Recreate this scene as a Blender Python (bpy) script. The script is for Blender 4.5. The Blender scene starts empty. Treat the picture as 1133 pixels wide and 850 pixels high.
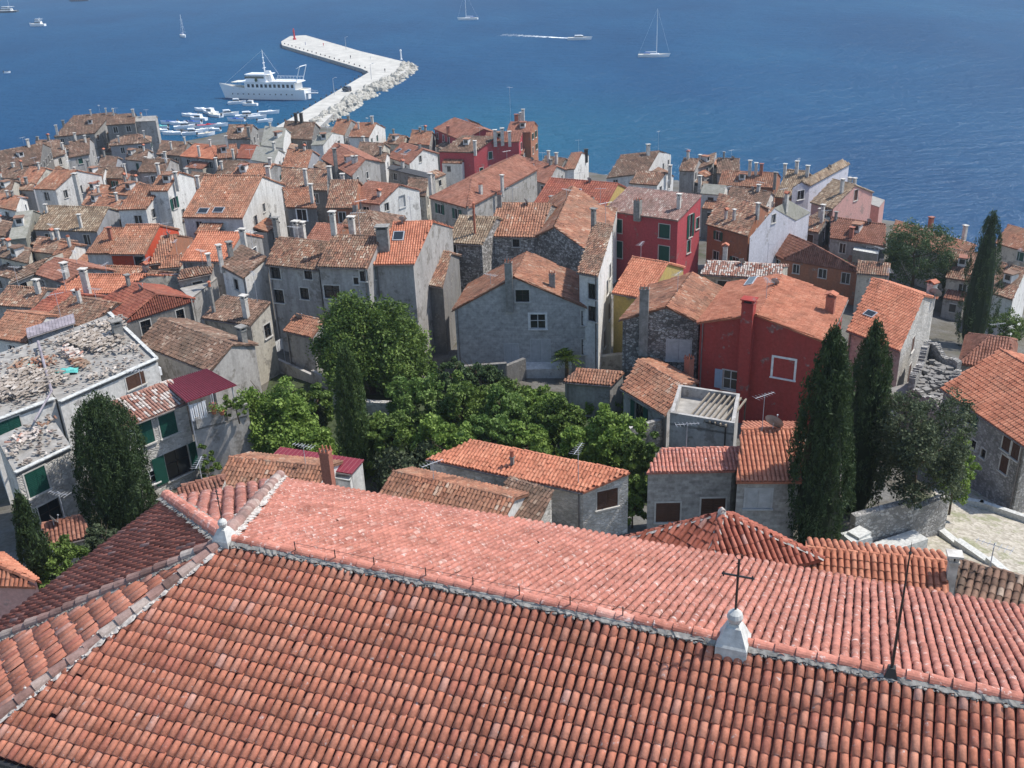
import bpy, math, random
import numpy as np
from mathutils import Vector
from mathutils.geometry import tessellate_polygon
S=bpy.context.scene; COL=S.collection
R=math.radians
random.seed(7); RNG=np.random.default_rng(7)
# ------------------------------------------------------------------ camera model (photo is 1133x850)
F=1100.; TH=R(25); RO=R(2.3); CH=60.
_c,_s=math.cos(RO),math.sin(RO)
FW=np.array([0,math.cos(TH),-math.sin(TH)]); _u=np.array([0,math.sin(TH),math.cos(TH)]); _r=np.array([1.,0,0])
RT=_r*_c-_u*_s; UP=_u*_c+_r*_s
CAM=np.array([0,0,CH])
def ray(px,py):
    d=FW*F+RT*(px-566.5)+UP*(425-py); return d/np.linalg.norm(d)
def atz(p,z):
    d=ray(*p); return CAM+d*((z-CH)/d[2])
def proj(v):
    v=np.array(v)-CAM; return (566.5+F*v@RT/(v@FW), 425-F*v@UP/(v@FW))
AZ=[-40,-30,-26,-20,-14,-9,-5,0,5,10,15,20,24.5,29,36]
RS=[285,302,310,318,340,330,284,260,250,240,232,220,200,182,172]
def T(x,y):
    r=math.hypot(x,y); a=math.degrees(math.atan2(x,y))
    rs=float(np.interp(a,AZ,RS)); s=(r-45)/(rs-45)
    if s<=0: return 26.0
    if s<=1: return 2+24*(1-s)**1.3
    return max(-6.,2-(r-rs)*.9) if r-rs<2 else max(-6.,.2-(r-rs-2)*.5)
def att(p,h):
    """point where the view line of a photo pixel meets the terrain raised by h"""
    d=ray(*p); lo=10.; hi=(CH-0)/-d[2]
    t=lo
    while t<hi:
        q=CAM+d*t
        if q[2]<T(q[0],q[1])+h: break
        t+=1.
    a,b=t-1,t
    for _ in range(20):
        m=(a+b)/2; q=CAM+d*m
        if q[2]<T(q[0],q[1])+h: b=m
        else: a=m
    return CAM+d*b
# ------------------------------------------------------------------ object helpers
def tag(o,label=None,cat=None,group=None,kind=None):
    if label: o['label']=label
    if cat: o['category']=cat
    if group: o['group']=group
    if kind: o['kind']=kind
    return o
def empty(name,loc,label=None,cat=None,group=None):
    o=bpy.data.objects.new(name,None); COL.objects.link(o); o.location=[float(v) for v in loc]
    o.empty_display_size=.3
    return tag(o,label,cat,group)
class MB:
    """mesh collector: v/f lists plus per-face material slot and tint"""
    def __init__(s): s.v=[];s.f=[];s.m=[];s.t=[];s.uv={};s.smooth=False;s.blk=[]
    def face(s,pts,m=0,t=.5,uv=None):
        n=len(s.v); s.v+= [tuple(float(c) for c in p) for p in pts]
        s.f.append(tuple(range(n,n+len(pts)))); s.m.append(m); s.t.append(t)
        if uv: s.uv[len(s.f)-1]=uv
    def mesh(s,pts,faces,m=0,t=.5):
        n=len(s.v); s.v+= [tuple(float(c) for c in p) for p in pts]
        for f in faces: s.f.append(tuple(n+i for i in f)); s.m.append(m); s.t.append(t)
    def box(s,c,d,ax=(1,0),m=0,t=.5,z0=None,taper=1.):
        """c centre, d half sizes, ax horizontal direction of local x"""
        ax=np.array([ax[0],ax[1],0.]); ax/=np.linalg.norm(ax); ay=np.array([-ax[1],ax[0],0]); c=np.array(c,float)
        P=[]
        for k,sz in ((1,-1),(taper,1)):
            for a,b in ((-1,-1),(1,-1),(1,1),(-1,1)):
                P.append(c+ax*a*d[0]*k+ay*b*d[1]*k+np.array([0,0,sz*d[2]]))
        s.mesh(P,[(3,2,1,0),(4,5,6,7),(0,1,5,4),(1,2,6,5),(2,3,7,6),(3,0,4,7)],m,t)
    def tube(s,p,q,r,r2=None,n=6,m=0,t=.5,cap=True):
        p=np.array(p,float);q=np.array(q,float); r2=r if r2 is None else r2
        d=q-p; d/=max(1e-9,np.linalg.norm(d)); a=np.cross(d,[0,0,1.]) if abs(d[2])<.9 else np.cross(d,[1.,0,0])
        a/=np.linalg.norm(a); b=np.cross(d,a)
        P=[p+(a*math.cos(k*2*math.pi/n)+b*math.sin(k*2*math.pi/n))*r for k in range(n)]+[q+(a*math.cos(k*2*math.pi/n)+b*math.sin(k*2*math.pi/n))*r2 for k in range(n)]
        fs=[(k,(k+1)%n,n+(k+1)%n,n+k) for k in range(n)]
        if cap: fs+= [tuple(range(n))[::-1],tuple(range(n,2*n))]
        s.mesh(P,fs,m,t)
    def lathe(s,c,prof,n=12,m=0,t=.5):
        c=np.array(c,float); P=[];fs=[]
        for r,z in prof:
            for k in range(n): P.append(c+np.array([r*math.cos(k*2*math.pi/n),r*math.sin(k*2*math.pi/n),z]))
        for j in range(len(prof)-1):
            for k in range(n): fs.append((j*n+k,j*n+(k+1)%n,(j+1)*n+(k+1)%n,(j+1)*n+k))
        fs.append(tuple(range(n))[::-1]); fs.append(tuple(range((len(prof)-1)*n,len(prof)*n)))
        s.mesh(P,fs,m,t)
    def block(s,V,Fc,t,m=0):
        """bulk numpy: V (n,3), Fc (k,c) , t (k,)"""
        s.blk.append((np.asarray(V,float),np.asarray(Fc,int),np.asarray(t,float),m))
    def build(s,name,mats,parent=None,org=(0,0,0),smooth=False):
        me=bpy.data.meshes.new(name); org=np.array(org,float)
        nv=len(s.v); V=[np.array(s.v,float).reshape(-1,3)]; loops=[]; tot=[]; mi=list(s.m); ti=list(s.t)
        for f in s.f: loops.extend(f); tot.append(len(f))
        LA=[np.array(loops,int)]; TA=[np.array(tot,int)]; MA=[np.array(mi,int)]; TI=[np.array(ti,float)]; 
        SM=[np.zeros(len(s.f),bool)|bool(smooth)]
        for bv,bf,bt,bm in s.blk:
            V.append(bv); LA.append((bf+nv).ravel()); TA.append(np.full(len(bf),bf.shape[1])); MA.append(np.full(len(bf),bm)); TI.append(bt); SM.append(np.ones(len(bf),bool)); nv+=len(bv)
        V=np.concatenate(V)-org; LA=np.concatenate(LA); TA=np.concatenate(TA); MA=np.concatenate(MA); TI=np.concatenate(TI); SM=np.concatenate(SM)
        me.vertices.add(len(V)); me.vertices.foreach_set('co',V.astype(np.float32).ravel())
        me.loops.add(len(LA)); me.loops.foreach_set('vertex_index',LA.astype(np.int32))
        me.polygons.add(len(TA)); st=np.concatenate([[0],np.cumsum(TA)[:-1]]).astype(np.int32)
        me.polygons.foreach_set('loop_start',st); me.polygons.foreach_set('material_index',MA.astype(np.int32))
        me.polygons.foreach_set('use_smooth',SM)
        a=me.attributes.new('tint','FLOAT','FACE'); a.data.foreach_set('value',TI.astype(np.float32))
        if s.uv:
            ul=me.uv_layers.new(name='UVMap'); uvs=np.zeros((len(LA),2),np.float32)
            for fi,u in s.uv.items():
                for k,w in enumerate(u): uvs[st[fi]+k]=w
            ul.data.foreach_set('uv',uvs.ravel())
        me.update(calc_edges=True); me.validate()
        for m in (mats if isinstance(mats,(list,tuple)) else [mats]): me.materials.append(m)
        o=bpy.data.objects.new(name,me); COL.objects.link(o)
        if parent is not None:
            o.parent=parent
            pl=world_loc(parent); o.location=[float(org[i]-pl[i]) for i in range(3)]
        else: o.location=[float(c) for c in org]
        return o
def world_loc(o):
    l=np.array(o.location)
    while o.parent: o=o.parent; l=l+np.array(o.location)
    return l
def norm(v): v=np.array(v,float); return v/max(1e-9,np.linalg.norm(v))
# ------------------------------------------------------------------ materials
def mat(name,rough=.9,spec=.3):
    m=bpy.data.materials.new(name); m.use_nodes=True; nt=m.node_tree; b=nt.nodes['Principled BSDF']
    b.inputs['Roughness'].default_value=rough; b.inputs['Specular IOR Level'].default_value=spec
    return m,nt,b
def N(nt,t,**k):
    n=nt.nodes.new(t)
    for a,b in k.items():
        if a in n.inputs: n.inputs[a].default_value=b
        else: setattr(n,a,b)
    return n
def L(nt,a,ao,b,bi): nt.links.new(a.outputs[ao],b.inputs[bi])
def ramp(nt,stops,interp='LINEAR'):
    r=nt.nodes.new('ShaderNodeValToRGB'); e=r.color_ramp.elements; r.color_ramp.interpolation=interp
    while len(e)<len(stops): e.new(.5)
    for i,(p,c) in enumerate(stops): e[i].position=p; e[i].color=(*c,1)
    return r
def pos(nt,scale=1.):
    g=N(nt,'ShaderNodeNewGeometry'); mp=N(nt,'ShaderNodeMapping'); L(nt,g,'Position',mp,'Vector')
    mp.inputs['Scale'].default_value=(scale,)*3 if not isinstance(scale,tuple) else scale
    return mp
def noise(nt,vec,scale,detail=4,rough=.6):
    n=N(nt,'ShaderNodeTexNoise'); n.inputs['Scale'].default_value=scale; n.inputs['Detail'].default_value=detail; n.inputs['Roughness'].default_value=rough
    if vec: L(nt,vec,'Vector',n,'Vector')
    return n
def mix(nt,fac,a,b,mode='MIX'):
    m=N(nt,'ShaderNodeMix',data_type='RGBA',blend_type=mode)
    for sock,i in ((fac,0),(a,6),(b,7)):
        if isinstance(sock,tuple) and hasattr(sock[0],'outputs'): nt.links.new(sock[0].outputs[sock[1]],m.inputs[i])
        elif i==0: m.inputs[0].default_value=sock
        else: m.inputs[i].default_value=(*sock,1)
    return m
def bump(nt,b,src,out,strength=.4,dist=.05):
    bp=N(nt,'ShaderNodeBump'); bp.inputs['Strength'].default_value=strength; bp.inputs['Distance'].default_value=dist
    L(nt,src,out,bp,'Height'); L(nt,bp,'Normal',b,'Normal')
def objvar(nt,col,lo=.85,hi=1.12):
    oi=N(nt,'ShaderNodeObjectInfo'); mr=N(nt,'ShaderNodeMapRange'); mr.inputs['To Min'].default_value=lo; mr.inputs['To Max'].default_value=hi
    L(nt,oi,'Random',mr,'Value'); vm=N(nt,'ShaderNodeVectorMath',operation='SCALE'); nt.links.new(col,vm.inputs[0]); L(nt,mr,'Result',vm,'Scale')
    return vm.outputs[0]
class _M(dict):
    def roof(s,n): return s.get('t_'+n) or s[n]
MT=_M()
def tile_mat(name,stops,patch=None,pf=.5,specks=None,rough=.85,sp_thr=.62):
    m,nt,b=mat('tiles_'+name,rough,.25)
    at=N(nt,'ShaderNodeAttribute',attribute_name='tint'); r=ramp(nt,stops); L(nt,at,'Fac',r,'Fac')
    p=pos(nt); n1=noise(nt,p,.35,5,.65); r1=ramp(nt,[(.35,(0,0,0)),(.68,(1,1,1))]); L(nt,n1,'Fac',r1,'Fac')
    col=(r,'Color')
    if patch:
        mm=N(nt,'ShaderNodeMath',operation='MULTIPLY'); L(nt,r1,'Color',mm,0); mm.inputs[1].default_value=pf
        col=(mix(nt,(mm,0),col,patch),2)
    n2=noise(nt,p,9,4,.7); r2=ramp(nt,[(.3,(.72,.72,.72)),(.7,(1.15,1.15,1.15))]); L(nt,n2,'Fac',r2,'Fac')
    mx=mix(nt,1.,col,(r2,'Color'),'MULTIPLY'); n5=noise(nt,pos(nt),.9,7,.7); r6=ramp(nt,[(.36,(.70,.68,.66)),(.52,(1.,1.,1.)),(.72,(1.1,1.08,1.06))]); L(nt,n5,'Fac',r6,'Fac'); mx=mix(nt,1.,(mx,2),(r6,'Color'),'MULTIPLY'); col=(mx,2)
    if specks:
        n3=noise(nt,p,5.5,6,.75); r3=ramp(nt,[(sp_thr,(0,0,0)),(sp_thr+.07,(1,1,1))]); L(nt,n3,'Fac',r3,'Fac')
        mm=N(nt,'ShaderNodeMath',operation='MULTIPLY'); L(nt,r3,'Color',mm,0); mm.inputs[1].default_value=.7
        col=(mix(nt,(mm,0),col,specks),2)
    out=objvar(nt,col[0].outputs[col[1]],.88,1.1); nt.links.new(out,b.inputs['Base Color'])
    bump(nt,b,n2,'Fac',.3,.02)
    MT['t_'+name]=m
tile_mat('church',[(0,(.51,.18,.12)),(.3,(.57,.215,.13)),(.65,(.61,.24,.148)),(.96,(.65,.29,.19)),(1,(.66,.38,.30))],(.56,.21,.145),.4,(.70,.58,.52),sp_thr=.61)
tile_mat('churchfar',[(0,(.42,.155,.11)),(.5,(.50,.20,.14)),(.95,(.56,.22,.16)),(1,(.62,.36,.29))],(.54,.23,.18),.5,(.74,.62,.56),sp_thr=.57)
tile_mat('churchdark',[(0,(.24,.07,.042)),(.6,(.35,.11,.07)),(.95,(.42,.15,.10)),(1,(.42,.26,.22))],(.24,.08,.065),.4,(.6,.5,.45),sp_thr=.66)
tile_mat('new',[(0,(.40,.14,.08)),(.5,(.50,.19,.11)),(1,(.58,.26,.16))],(.46,.20,.13),.4)
tile_mat('red',[(0,(.26,.07,.045)),(.5,(.34,.10,.065)),(1,(.42,.15,.09))],(.26,.12,.085),.6)
tile_mat('brick',[(0,(.22,.09,.06)),(.5,(.31,.13,.085)),(1,(.40,.20,.14))],(.23,.12,.09),.6)
tile_mat('debris',[(0,(0.208,0.156,0.130)),(.4,(0.351,0.286,0.234)),(.8,(0.494,0.429,0.364)),(1,(0.676,0.611,0.546))],(0.260,0.234,0.208),.5)
tile_mat('orange',[(0,(.16,.075,.05)),(.25,(.33,.14,.085)),(.65,(.44,.195,.115)),(.88,(.46,.26,.17)),(1,(.60,.48,.38))],(.26,.155,.105),.8)
tile_mat('old',[(0,(.10,.062,.045)),(.25,(.23,.112,.075)),(.55,(.35,.17,.108)),(.8,(.38,.25,.17)),(1,(.58,.48,.38))],(.18,.135,.10),.75)
tile_mat('brown',[(0,(.09,.06,.045)),(.4,(.20,.115,.08)),(.75,(.28,.165,.115)),(1,(.46,.38,.30))],(.15,.115,.085),.7)
tile_mat('yellow',[(0,(.14,.095,.065)),(.35,(.28,.19,.125)),(.7,(.38,.28,.19)),(1,(.52,.44,.33))],(.20,.165,.12),.6)
tile_mat('pinkgrey',[(0,(.20,.12,.10)),(.4,(.32,.18,.15)),(.75,(.38,.26,.22)),(1,(.55,.48,.42))],(.25,.20,.18),.5)
tile_mat('striped',[(0,(.30,.13,.09)),(.45,(.42,.20,.14)),(.55,(.56,.48,.42)),(1,(.66,.60,.54))],(.40,.32,.28),.4)
def flatmat(name,c,rough=.9,var=.15,sc=3.,spec=.3,bs=.1):
    m,nt,b=mat(name,rough,spec); p=pos(nt); n=noise(nt,p,sc,5)
    r=ramp(nt,[(.3,tuple(x*(1-var) for x in c)),(.7,tuple(min(1,x*(1+var)) for x in c))]); L(nt,n,'Fac',r,'Fac')
    out=objvar(nt,r.outputs['Color'],.94,1.05); nt.links.new(out,b.inputs['Base Color']); bump(nt,b,n,'Fac',bs,.02); MT[name]=m; return m
def plaster(name,c,stain=(.2,.19,.17),amt=.5,thr=.5):
    pt=.545 if name in('weathered','grey','dark','cement','cream') else .60
    """painted render with vertical run-off streaks and patches of bare wall"""
    m,nt,b=mat('plaster_'+name,.92,.2)
    p=pos(nt,(1.,1.,.22)); n=noise(nt,p,1.3,6,.7); r=ramp(nt,[(thr-.07,(0,0,0)),(thr+.2,(1,1,1))]); L(nt,n,'Fac',r,'Fac')
    p2=pos(nt); n2=noise(nt,p2,4,5,.65)
    mm=N(nt,'ShaderNodeMath',operation='MULTIPLY'); L(nt,r,'Color',mm,0); mm.inputs[1].default_value=amt
    a=mix(nt,(mm,0),c,stain); r2=ramp(nt,[(.3,(.8,.8,.8)),(.7,(1.12,1.12,1.12))]); L(nt,n2,'Fac',r2,'Fac')
    # fallen patches that bare the stone below
    n4=noise(nt,p2,.75,7,.62); r4=ramp(nt,[(pt,(0,0,0)),(pt+.05,(1,1,1))]); L(nt,n4,'Fac',r4,'Fac'); v4=N(nt,'ShaderNodeTexVoronoi'); v4.inputs['Scale'].default_value=3.5; L(nt,p2,'Vector',v4,'Vector')
    r5=ramp(nt,[(0,(.42,.39,.35)),(.5,(.18,.165,.145))]); L(nt,v4,'Distance',r5,'Fac'); m4=N(nt,'ShaderNodeMath',operation='MULTIPLY'); L(nt,r4,'Color',m4,0); m4.inputs[1].default_value=amt
    a=mix(nt,(m4,0),(a,2),(r5,'Color'))
    a=mix(nt,1.,(a,2),(r2,'Color'),'MULTIPLY'); out=objvar(nt,a.outputs[2],.9,1.08); nt.links.new(out,b.inputs['Base Color'])
    bump(nt,b,n2,'Fac',.35,.03); MT[name]=m
plaster('white',(.66,.645,.61),(.33,.31,.28),.6,.51); plaster('cream',(.52,.48,.40),(.30,.27,.23),.65,.48); plaster('grey',(.38,.365,.345),(.19,.18,.17),.75,.46)
plaster('cement',(.42,.40,.375),(.23,.22,.205),.7,.46); plaster('red',(.38,.06,.05),(.28,.065,.055),.6,.5); plaster('crimson',(.44,.075,.085),(.33,.085,.09),.5,.5)
plaster('brightred',(.55,.09,.045),(.42,.1,.07),.4,.55); plaster('rust',(.36,.15,.085),(.22,.13,.09),.65,.47); plaster('yellow',(.46,.34,.11),(.32,.25,.13),.55,.48)
plaster('pink',(.56,.31,.27),(.42,.27,.24),.5,.5); plaster('lavender',(.54,.53,.57),(.36,.35,.37),.5,.5); plaster('dark',(.24,.23,.215),(.12,.115,.11),.7,.45)
plaster('mossy',(.31,.30,.26),(.19,.19,.15),.7,.45); plaster('bluegrey',(.32,.325,.34),(.19,.19,.20),.6,.48); plaster('weathered',(.47,.46,.44),(.27,.265,.25),.85,.43)
def rubble(name,dark,light,sc,mortar):
    m,nt,b=mat('stone_'+name,.93,.2); p=pos(nt,(1,1,1.5)); 
    nd=noise(nt,p,1.2,2); va=N(nt,'ShaderNodeVectorMath',operation='ADD'); vs=N(nt,'ShaderNodeVectorMath',operation='SCALE'); L(nt,nd,'Color',vs,0); vs.inputs['Scale'].default_value=.35
    L(nt,p,'Vector',va,0); L(nt,vs,0,va,1)
    v=N(nt,'ShaderNodeTexVoronoi'); v.inputs['Scale'].default_value=sc; L(nt,va,0,v,'Vector')
    v2=N(nt,'ShaderNodeTexVoronoi',feature='DISTANCE_TO_EDGE'); v2.inputs['Scale'].default_value=sc; L(nt,va,0,v2,'Vector')
    sx=N(nt,'ShaderNodeSeparateColor'); L(nt,v,'Color',sx,0)
    r=ramp(nt,[(.15,dark),(.55,tuple((a+c)/2 for a,c in zip(dark,light))),(.95,light)]); L(nt,sx,0,r,'Fac')
    re=ramp(nt,[(.02,(0,0,0)),(.12,(1,1,1))]); L(nt,v2,'Distance',re,'Fac')
    a=mix(nt,(re,'Color'),mortar,(r,'Color'))
    n2=noise(nt,pos(nt),.5,5,.6); r2=ramp(nt,[(.3,(.65,.65,.65)),(.7,(1.2,1.2,1.2))]); L(nt,n2,'Fac',r2,'Fac')
    a=mix(nt,1.,(a,2),(r2,'Color'),'MULTIPLY'); out=objvar(nt,a.outputs[2],.88,1.1); nt.links.new(out,b.inputs['Base Color'])
    bump(nt,b,re,'Color',.8,.06); MT[name]=m
rubble('rubble',(.19,.175,.16),(.56,.53,.49),3.0,(.16,.15,.135)); rubble('rubblelight',(.44,.42,.38),(.68,.65,.60),3.6,(.58,.55,.50)); rubble('stonegrey',(.24,.23,.21),(.46,.44,.41),3.4,(.25,.24,.23))
rubble('cobble',(.24,.23,.20),(.42,.40,.36),5.,(.16,.15,.12))
def blockwall(name,c1,c2,mo,w=.42,h=.2):
    m,nt,b=mat('blocks_'+name,.93,.2); uv=N(nt,'ShaderNodeUVMap',uv_map='UVMap')
    br=N(nt,'ShaderNodeTexBrick'); L(nt,uv,'UV',br,'Vector'); br.inputs['Scale'].default_value=1; br.inputs['Brick Width'].default_value=w; br.inputs['Row Height'].default_value=h; br.inputs['Mortar Size'].default_value=.012
    br.inputs['Color1'].default_value=(*c1,1); br.inputs['Color2'].default_value=(*c2,1); br.inputs['Mortar'].default_value=(*mo,1); br.inputs['Mortar Smooth'].default_value=.3
    n2=noise(nt,pos(nt),2.5,6,.7); r2=ramp(nt,[(.28,(.62,.62,.62)),(.72,(1.25,1.25,1.25))]); L(nt,n2,'Fac',r2,'Fac')
    a=mix(nt,1.,(br,'Color'),(r2,'Color'),'MULTIPLY'); nt.links.new(a.outputs[2],b.inputs['Base Color']); bump(nt,b,br,'Fac',-.5,.02); MT[name]=m
blockwall('blocks',(.44,.42,.385),(.30,.285,.26),(.37,.35,.32)); blockwall('blocklight',(.50,.47,.43),(.40,.38,.34),(.45,.43,.39))
blockwall('weathered',(.47,.455,.43),(.385,.375,.355),(.36,.35,.33),.6,.24); MT['weathered']=MT['weathered']
flatmat('frame',(.50,.48,.44),.85); flatmat('whitewood',(.72,.71,.68),.6); flatmat('greenwood',(.012,.075,.055),.55); flatmat('bluewood',(.32,.40,.50),.6); flatmat('brownwood',(.09,.045,.03),.7)
flatmat('darkwood',(.035,.028,.024),.7); flatmat('iron',(.03,.028,.026),.5,spec=.5); flatmat('metal',(.42,.43,.45),.4,spec=.6); flatmat('blind',(.46,.46,.45),.7)
flatmat('burgundy',(.20,.03,.045),.55,.12); flatmat('tar',(.07,.07,.072),.8,.25); flatmat('slate',(.30,.285,.26),.9,.3,1.5); flatmat('coping',(.50,.50,.47),.85,.35,4.); flatmat('bluemetal',(.27,.24,.26),.75,.35,1.2)
flatmat('oldwood',(.26,.22,.17),.85,.25,5.)
flatmat('mortar',(.46,.42,.38),.95,.4,7.,bs=.6); flatmat('greymortar',(.26,.245,.22),.95,.45,8.,bs=.6); flatmat('limestone',(.50,.50,.47),.9,.25,6.,bs=.4); flatmat('chimwhite',(.52,.49,.44),.9,.3,3.); flatmat('chimgrey',(.24,.23,.21),.9,.35,3.)
flatmat('terracotta',(.42,.15,.09),.85,.2,6.); flatmat('soot',(.05,.045,.04),.9); flatmat('turquoise',(.10,.42,.38),.6); flatmat('hull',(.80,.80,.79),.35,.03,spec=.5); flatmat('deck',(.68,.62,.50),.7,.1)
flatmat('bluecover',(.03,.09,.30),.7); flatmat('creamcover',(.66,.63,.54),.8,.05); flatmat('redpaint',(.45,.02,.03),.5); flatmat('hulldark',(.04,.07,.11),.4); flatmat('foam',(.80,.84,.86),.7,.05)
flatmat('concrete',(.50,.48,.43),.9,.18,.25); flatmat('boulder',(.40,.38,.33),.95,.25,1.5,bs=.5); flatmat('bark',(.09,.065,.045),.95,.3,8.,bs=.8); flatmat('cloth',(.70,.70,.70),.8,.06)
flatmat('rubber',(.02,.02,.02),.8); flatmat('carpaint',(.06,.065,.08),.25,.05,spec=.6); flatmat('pantile_under',(.16,.06,.045),.95)
def glass():
    m,nt,b=mat('window_glass',.12,.6); b.inputs['Base Color'].default_value=(.018,.022,.026,1); MT['glass']=m
glass()
def leafmat(name,dark,midc,light):
    m,nt,b=mat('leaves_'+name,.6,.25); at=N(nt,'ShaderNodeAttribute',attribute_name='tint'); r=ramp(nt,[(0,dark),(.5,midc),(1,light)]); L(nt,at,'Fac',r,'Fac')
    L(nt,r,'Color',b,'Base Color')
    tr=N(nt,'ShaderNodeBsdfTranslucent'); L(nt,r,'Color',tr,'Color'); ms=N(nt,'ShaderNodeMixShader'); ms.inputs[0].default_value=.25
    out=nt.nodes['Material Output']; L(nt,b,0,ms,1); L(nt,tr,0,ms,2); L(nt,ms,0,out,'Surface'); MT['leaf_'+name]=m
leafmat('cypress',(.020,.036,.014),(.042,.072,.026),(.085,.125,.045)); leafmat('youngcypress',(.03,.055,.016),(.06,.10,.03),(.12,.175,.05)); leafmat('laurel',(.035,.065,.014),(.10,.158,.032),(.20,.275,.065)); leafmat('bright',(.07,.13,.022),(.16,.245,.045),(.27,.37,.09))
leafmat('olive',(.04,.055,.03),(.075,.10,.05),(.13,.155,.085)); leafmat('pine',(.022,.048,.018),(.055,.095,.034),(.11,.16,.06)); leafmat('vine',(.06,.11,.025),(.12,.20,.045),(.22,.31,.09))
# ------------------------------------------------------------------ roof tiles
def tiles(mb,poly,e,dn,sp=.24,ln=.36,seg=3,amp=.085,rim=False,m=0,patch=0.,jit=1.,margin=0.):
    """barrel tiles over a convex 3-D polygon. e: unit vector along the eave, dn: unit vector down the slope"""
    P=np.array(poly,float); e=norm(e); dn=norm(dn); nn=np.cross(e,dn); 
    if nn[2]<0: nn=-nn
    o=P[0]; U=(P-o)@e; Vv=(P-o)@dn
    u=np.arange(U.min(),U.max()+sp,sp)+sp*.5; v=np.arange(Vv.max()-ln*.5,Vv.min()-ln,-ln)
    uu,vv=np.meshgrid(u,v); uu=uu.ravel(); vv=vv.ravel()
    ok=np.ones(len(uu),bool); n=len(P); area=sum(U[i]*Vv[(i+1)%n]-U[(i+1)%n]*Vv[i] for i in range(n)); sg=1 if area>0 else -1
    for i in range(n):
        j=(i+1)%n; ex,ey=U[j]-U[i],Vv[j]-Vv[i]; l=math.hypot(ex,ey)
        if l<1e-4: continue
        d=sg*(ex*(vv-Vv[i])-ey*(uu-U[i]))/l; ok&=d>-margin
    uu=uu[ok]; vv=vv[ok]; k=len(uu)
    if k==0: return
    uu=uu+RNG.normal(0,.012*jit,k); vv=vv+RNG.normal(0,.014*jit,k); ph=RNG.random(3)*6; lift=RNG.normal(0,.008*jit,k)+.022*(1+np.sin(uu*.9+ph[0])*np.cos(vv*.8+ph[1])); rot=RNG.normal(0,.03*jit,k); sl=RNG.random(k)<.008; vv=vv+sl*RNG.normal(0,.07,k); rot=rot+sl*RNG.normal(0,.1,k)
    ang=np.linspace(math.pi*.02,math.pi*.98,seg+1)
    tu=[];tv=[];tn=[]
    for (rad,vo,base) in ((sp*.375,-ln*.56,-.004),(sp*.435,ln*.54,.016)):
        for a in ang: tu.append(rad*math.cos(a)); tv.append(vo); tn.append(base+amp*math.sin(a)*(rad/(sp*.435)))
    fc=[(i,i+1,seg+2+i,seg+1+i) for i in range(seg)]
    if rim:
        b0=len(tu)
        for a in ang: tu.append(sp*.37*math.cos(a)); tv.append(ln*.545); tn.append(.012+amp*.78*math.sin(a)-.003)
        fc+= [(seg+1+i,seg+2+i,b0+i+1,b0+i) for i in range(seg)]
    tu=np.array(tu);tv=np.array(tv);tn=np.array(tn); nvt=len(tu)
    X=uu[:,None]+tu[None]-rot[:,None]*tv[None]; Y=vv[:,None]+tv[None]+rot[:,None]*tu[None]; Z=tn[None]+lift[:,None]
    V=o+X[...,None]*e+Y[...,None]*dn+Z[...,None]*nn
    fc=np.array(fc); FF=(np.arange(k)*nvt)[:,None,None]+fc[None]
    t=RNG.random(k)
    if patch<0: t=np.clip((np.round(uu/sp)%2)*.6+RNG.random(k)*.4,0,1)
    elif patch: t=np.clip(t*(1-patch)+patch*(.5+.5*np.sin(uu*1.3+3*np.sin(vv*.7))),0,1)
    tt=np.repeat(t,len(fc)).reshape(k,len(fc)); 
    if rim: tt[:,seg:]*=.4
    mb.block(V.reshape(-1,3),FF.reshape(-1,4),tt.ravel(),m)
def ridge_tiles(mb,p,q,r=.12,ln=.4,m=0,seg=4,jit=.01,mortar=None,t=None):
    p=np.array(p,float);q=np.array(q,float);d=q-p;l=np.linalg.norm(d)
    if l<.3: return
    d/=l; a=norm(np.cross(d,[0,0,1.])); b=np.cross(a,d); 
    if b[2]<0:b=-b
    n=max(1,int(l/ln)); st=l/n
    for i in range(n):
        c=p+d*st*i+b*RNG.normal(0,jit)+a*RNG.normal(0,jit); P=[]
        for (tt,rr,up) in (((-.03,r*1.08,.03),(st*1.04,r*.9,0)) if q[2]>p[2]-.3 else ((-.03,r*.92,0),(st*1.06,r*1.08,.03))):
            for k in range(seg+1):
                th=math.pi*k/seg; P.append(c+d*tt+a*math.cos(th)*rr+b*(math.sin(th)*rr+up-.05))
        mb.mesh(P,[(k,k+1,seg+2+k,seg+1+k) for k in range(seg)],m,float(RNG.random()) if t is None else t)
    if mortar is not None:
        for s in (-1,1):
            n2=max(2,int(l/.15))
            pts=[p+d*l*i/n2+a*s*(r+.02+abs(RNG.normal(0,.025)))-b*.01 for i in range(n2+1)]; top=[p+d*l*i/n2+a*s*r*.7+b*.05 for i in range(n2+1)]
            for i in range(n2): mb.face([pts[i],pts[i+1],top[i+1],top[i]],mortar)
def lumps(mb,pts,r,m):
    """irregular mortar lumps"""
    o=np.array([(1,0,0),(-1,0,0),(0,1,0),(0,-1,0),(0,0,1),(0,0,-1)],float); f=[(0,2,4),(2,1,4),(1,3,4),(3,0,4),(2,0,5),(1,2,5),(3,1,5),(0,3,5)]
    e={};V=list(o);F2=[]
    def mid(a,b):
        k=(min(a,b),max(a,b))
        if k not in e: q=V[a]+V[b]; V.append(q/np.linalg.norm(q)); e[k]=len(V)-1
        return e[k]
    for a,b,c in f: x,y,z=mid(a,b),mid(b,c),mid(c,a); F2+=[(a,x,z),(x,b,y),(z,y,c),(x,y,z)]
    V=np.array(V); F2=np.array(F2)
    for p in pts:
        W=V*RNG.uniform(.5,1.2,3)*r*[1,1,.6]+RNG.normal(0,.2*r,V.shape); mb.block(W+p,F2,np.full(len(F2),.5),m)
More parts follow.
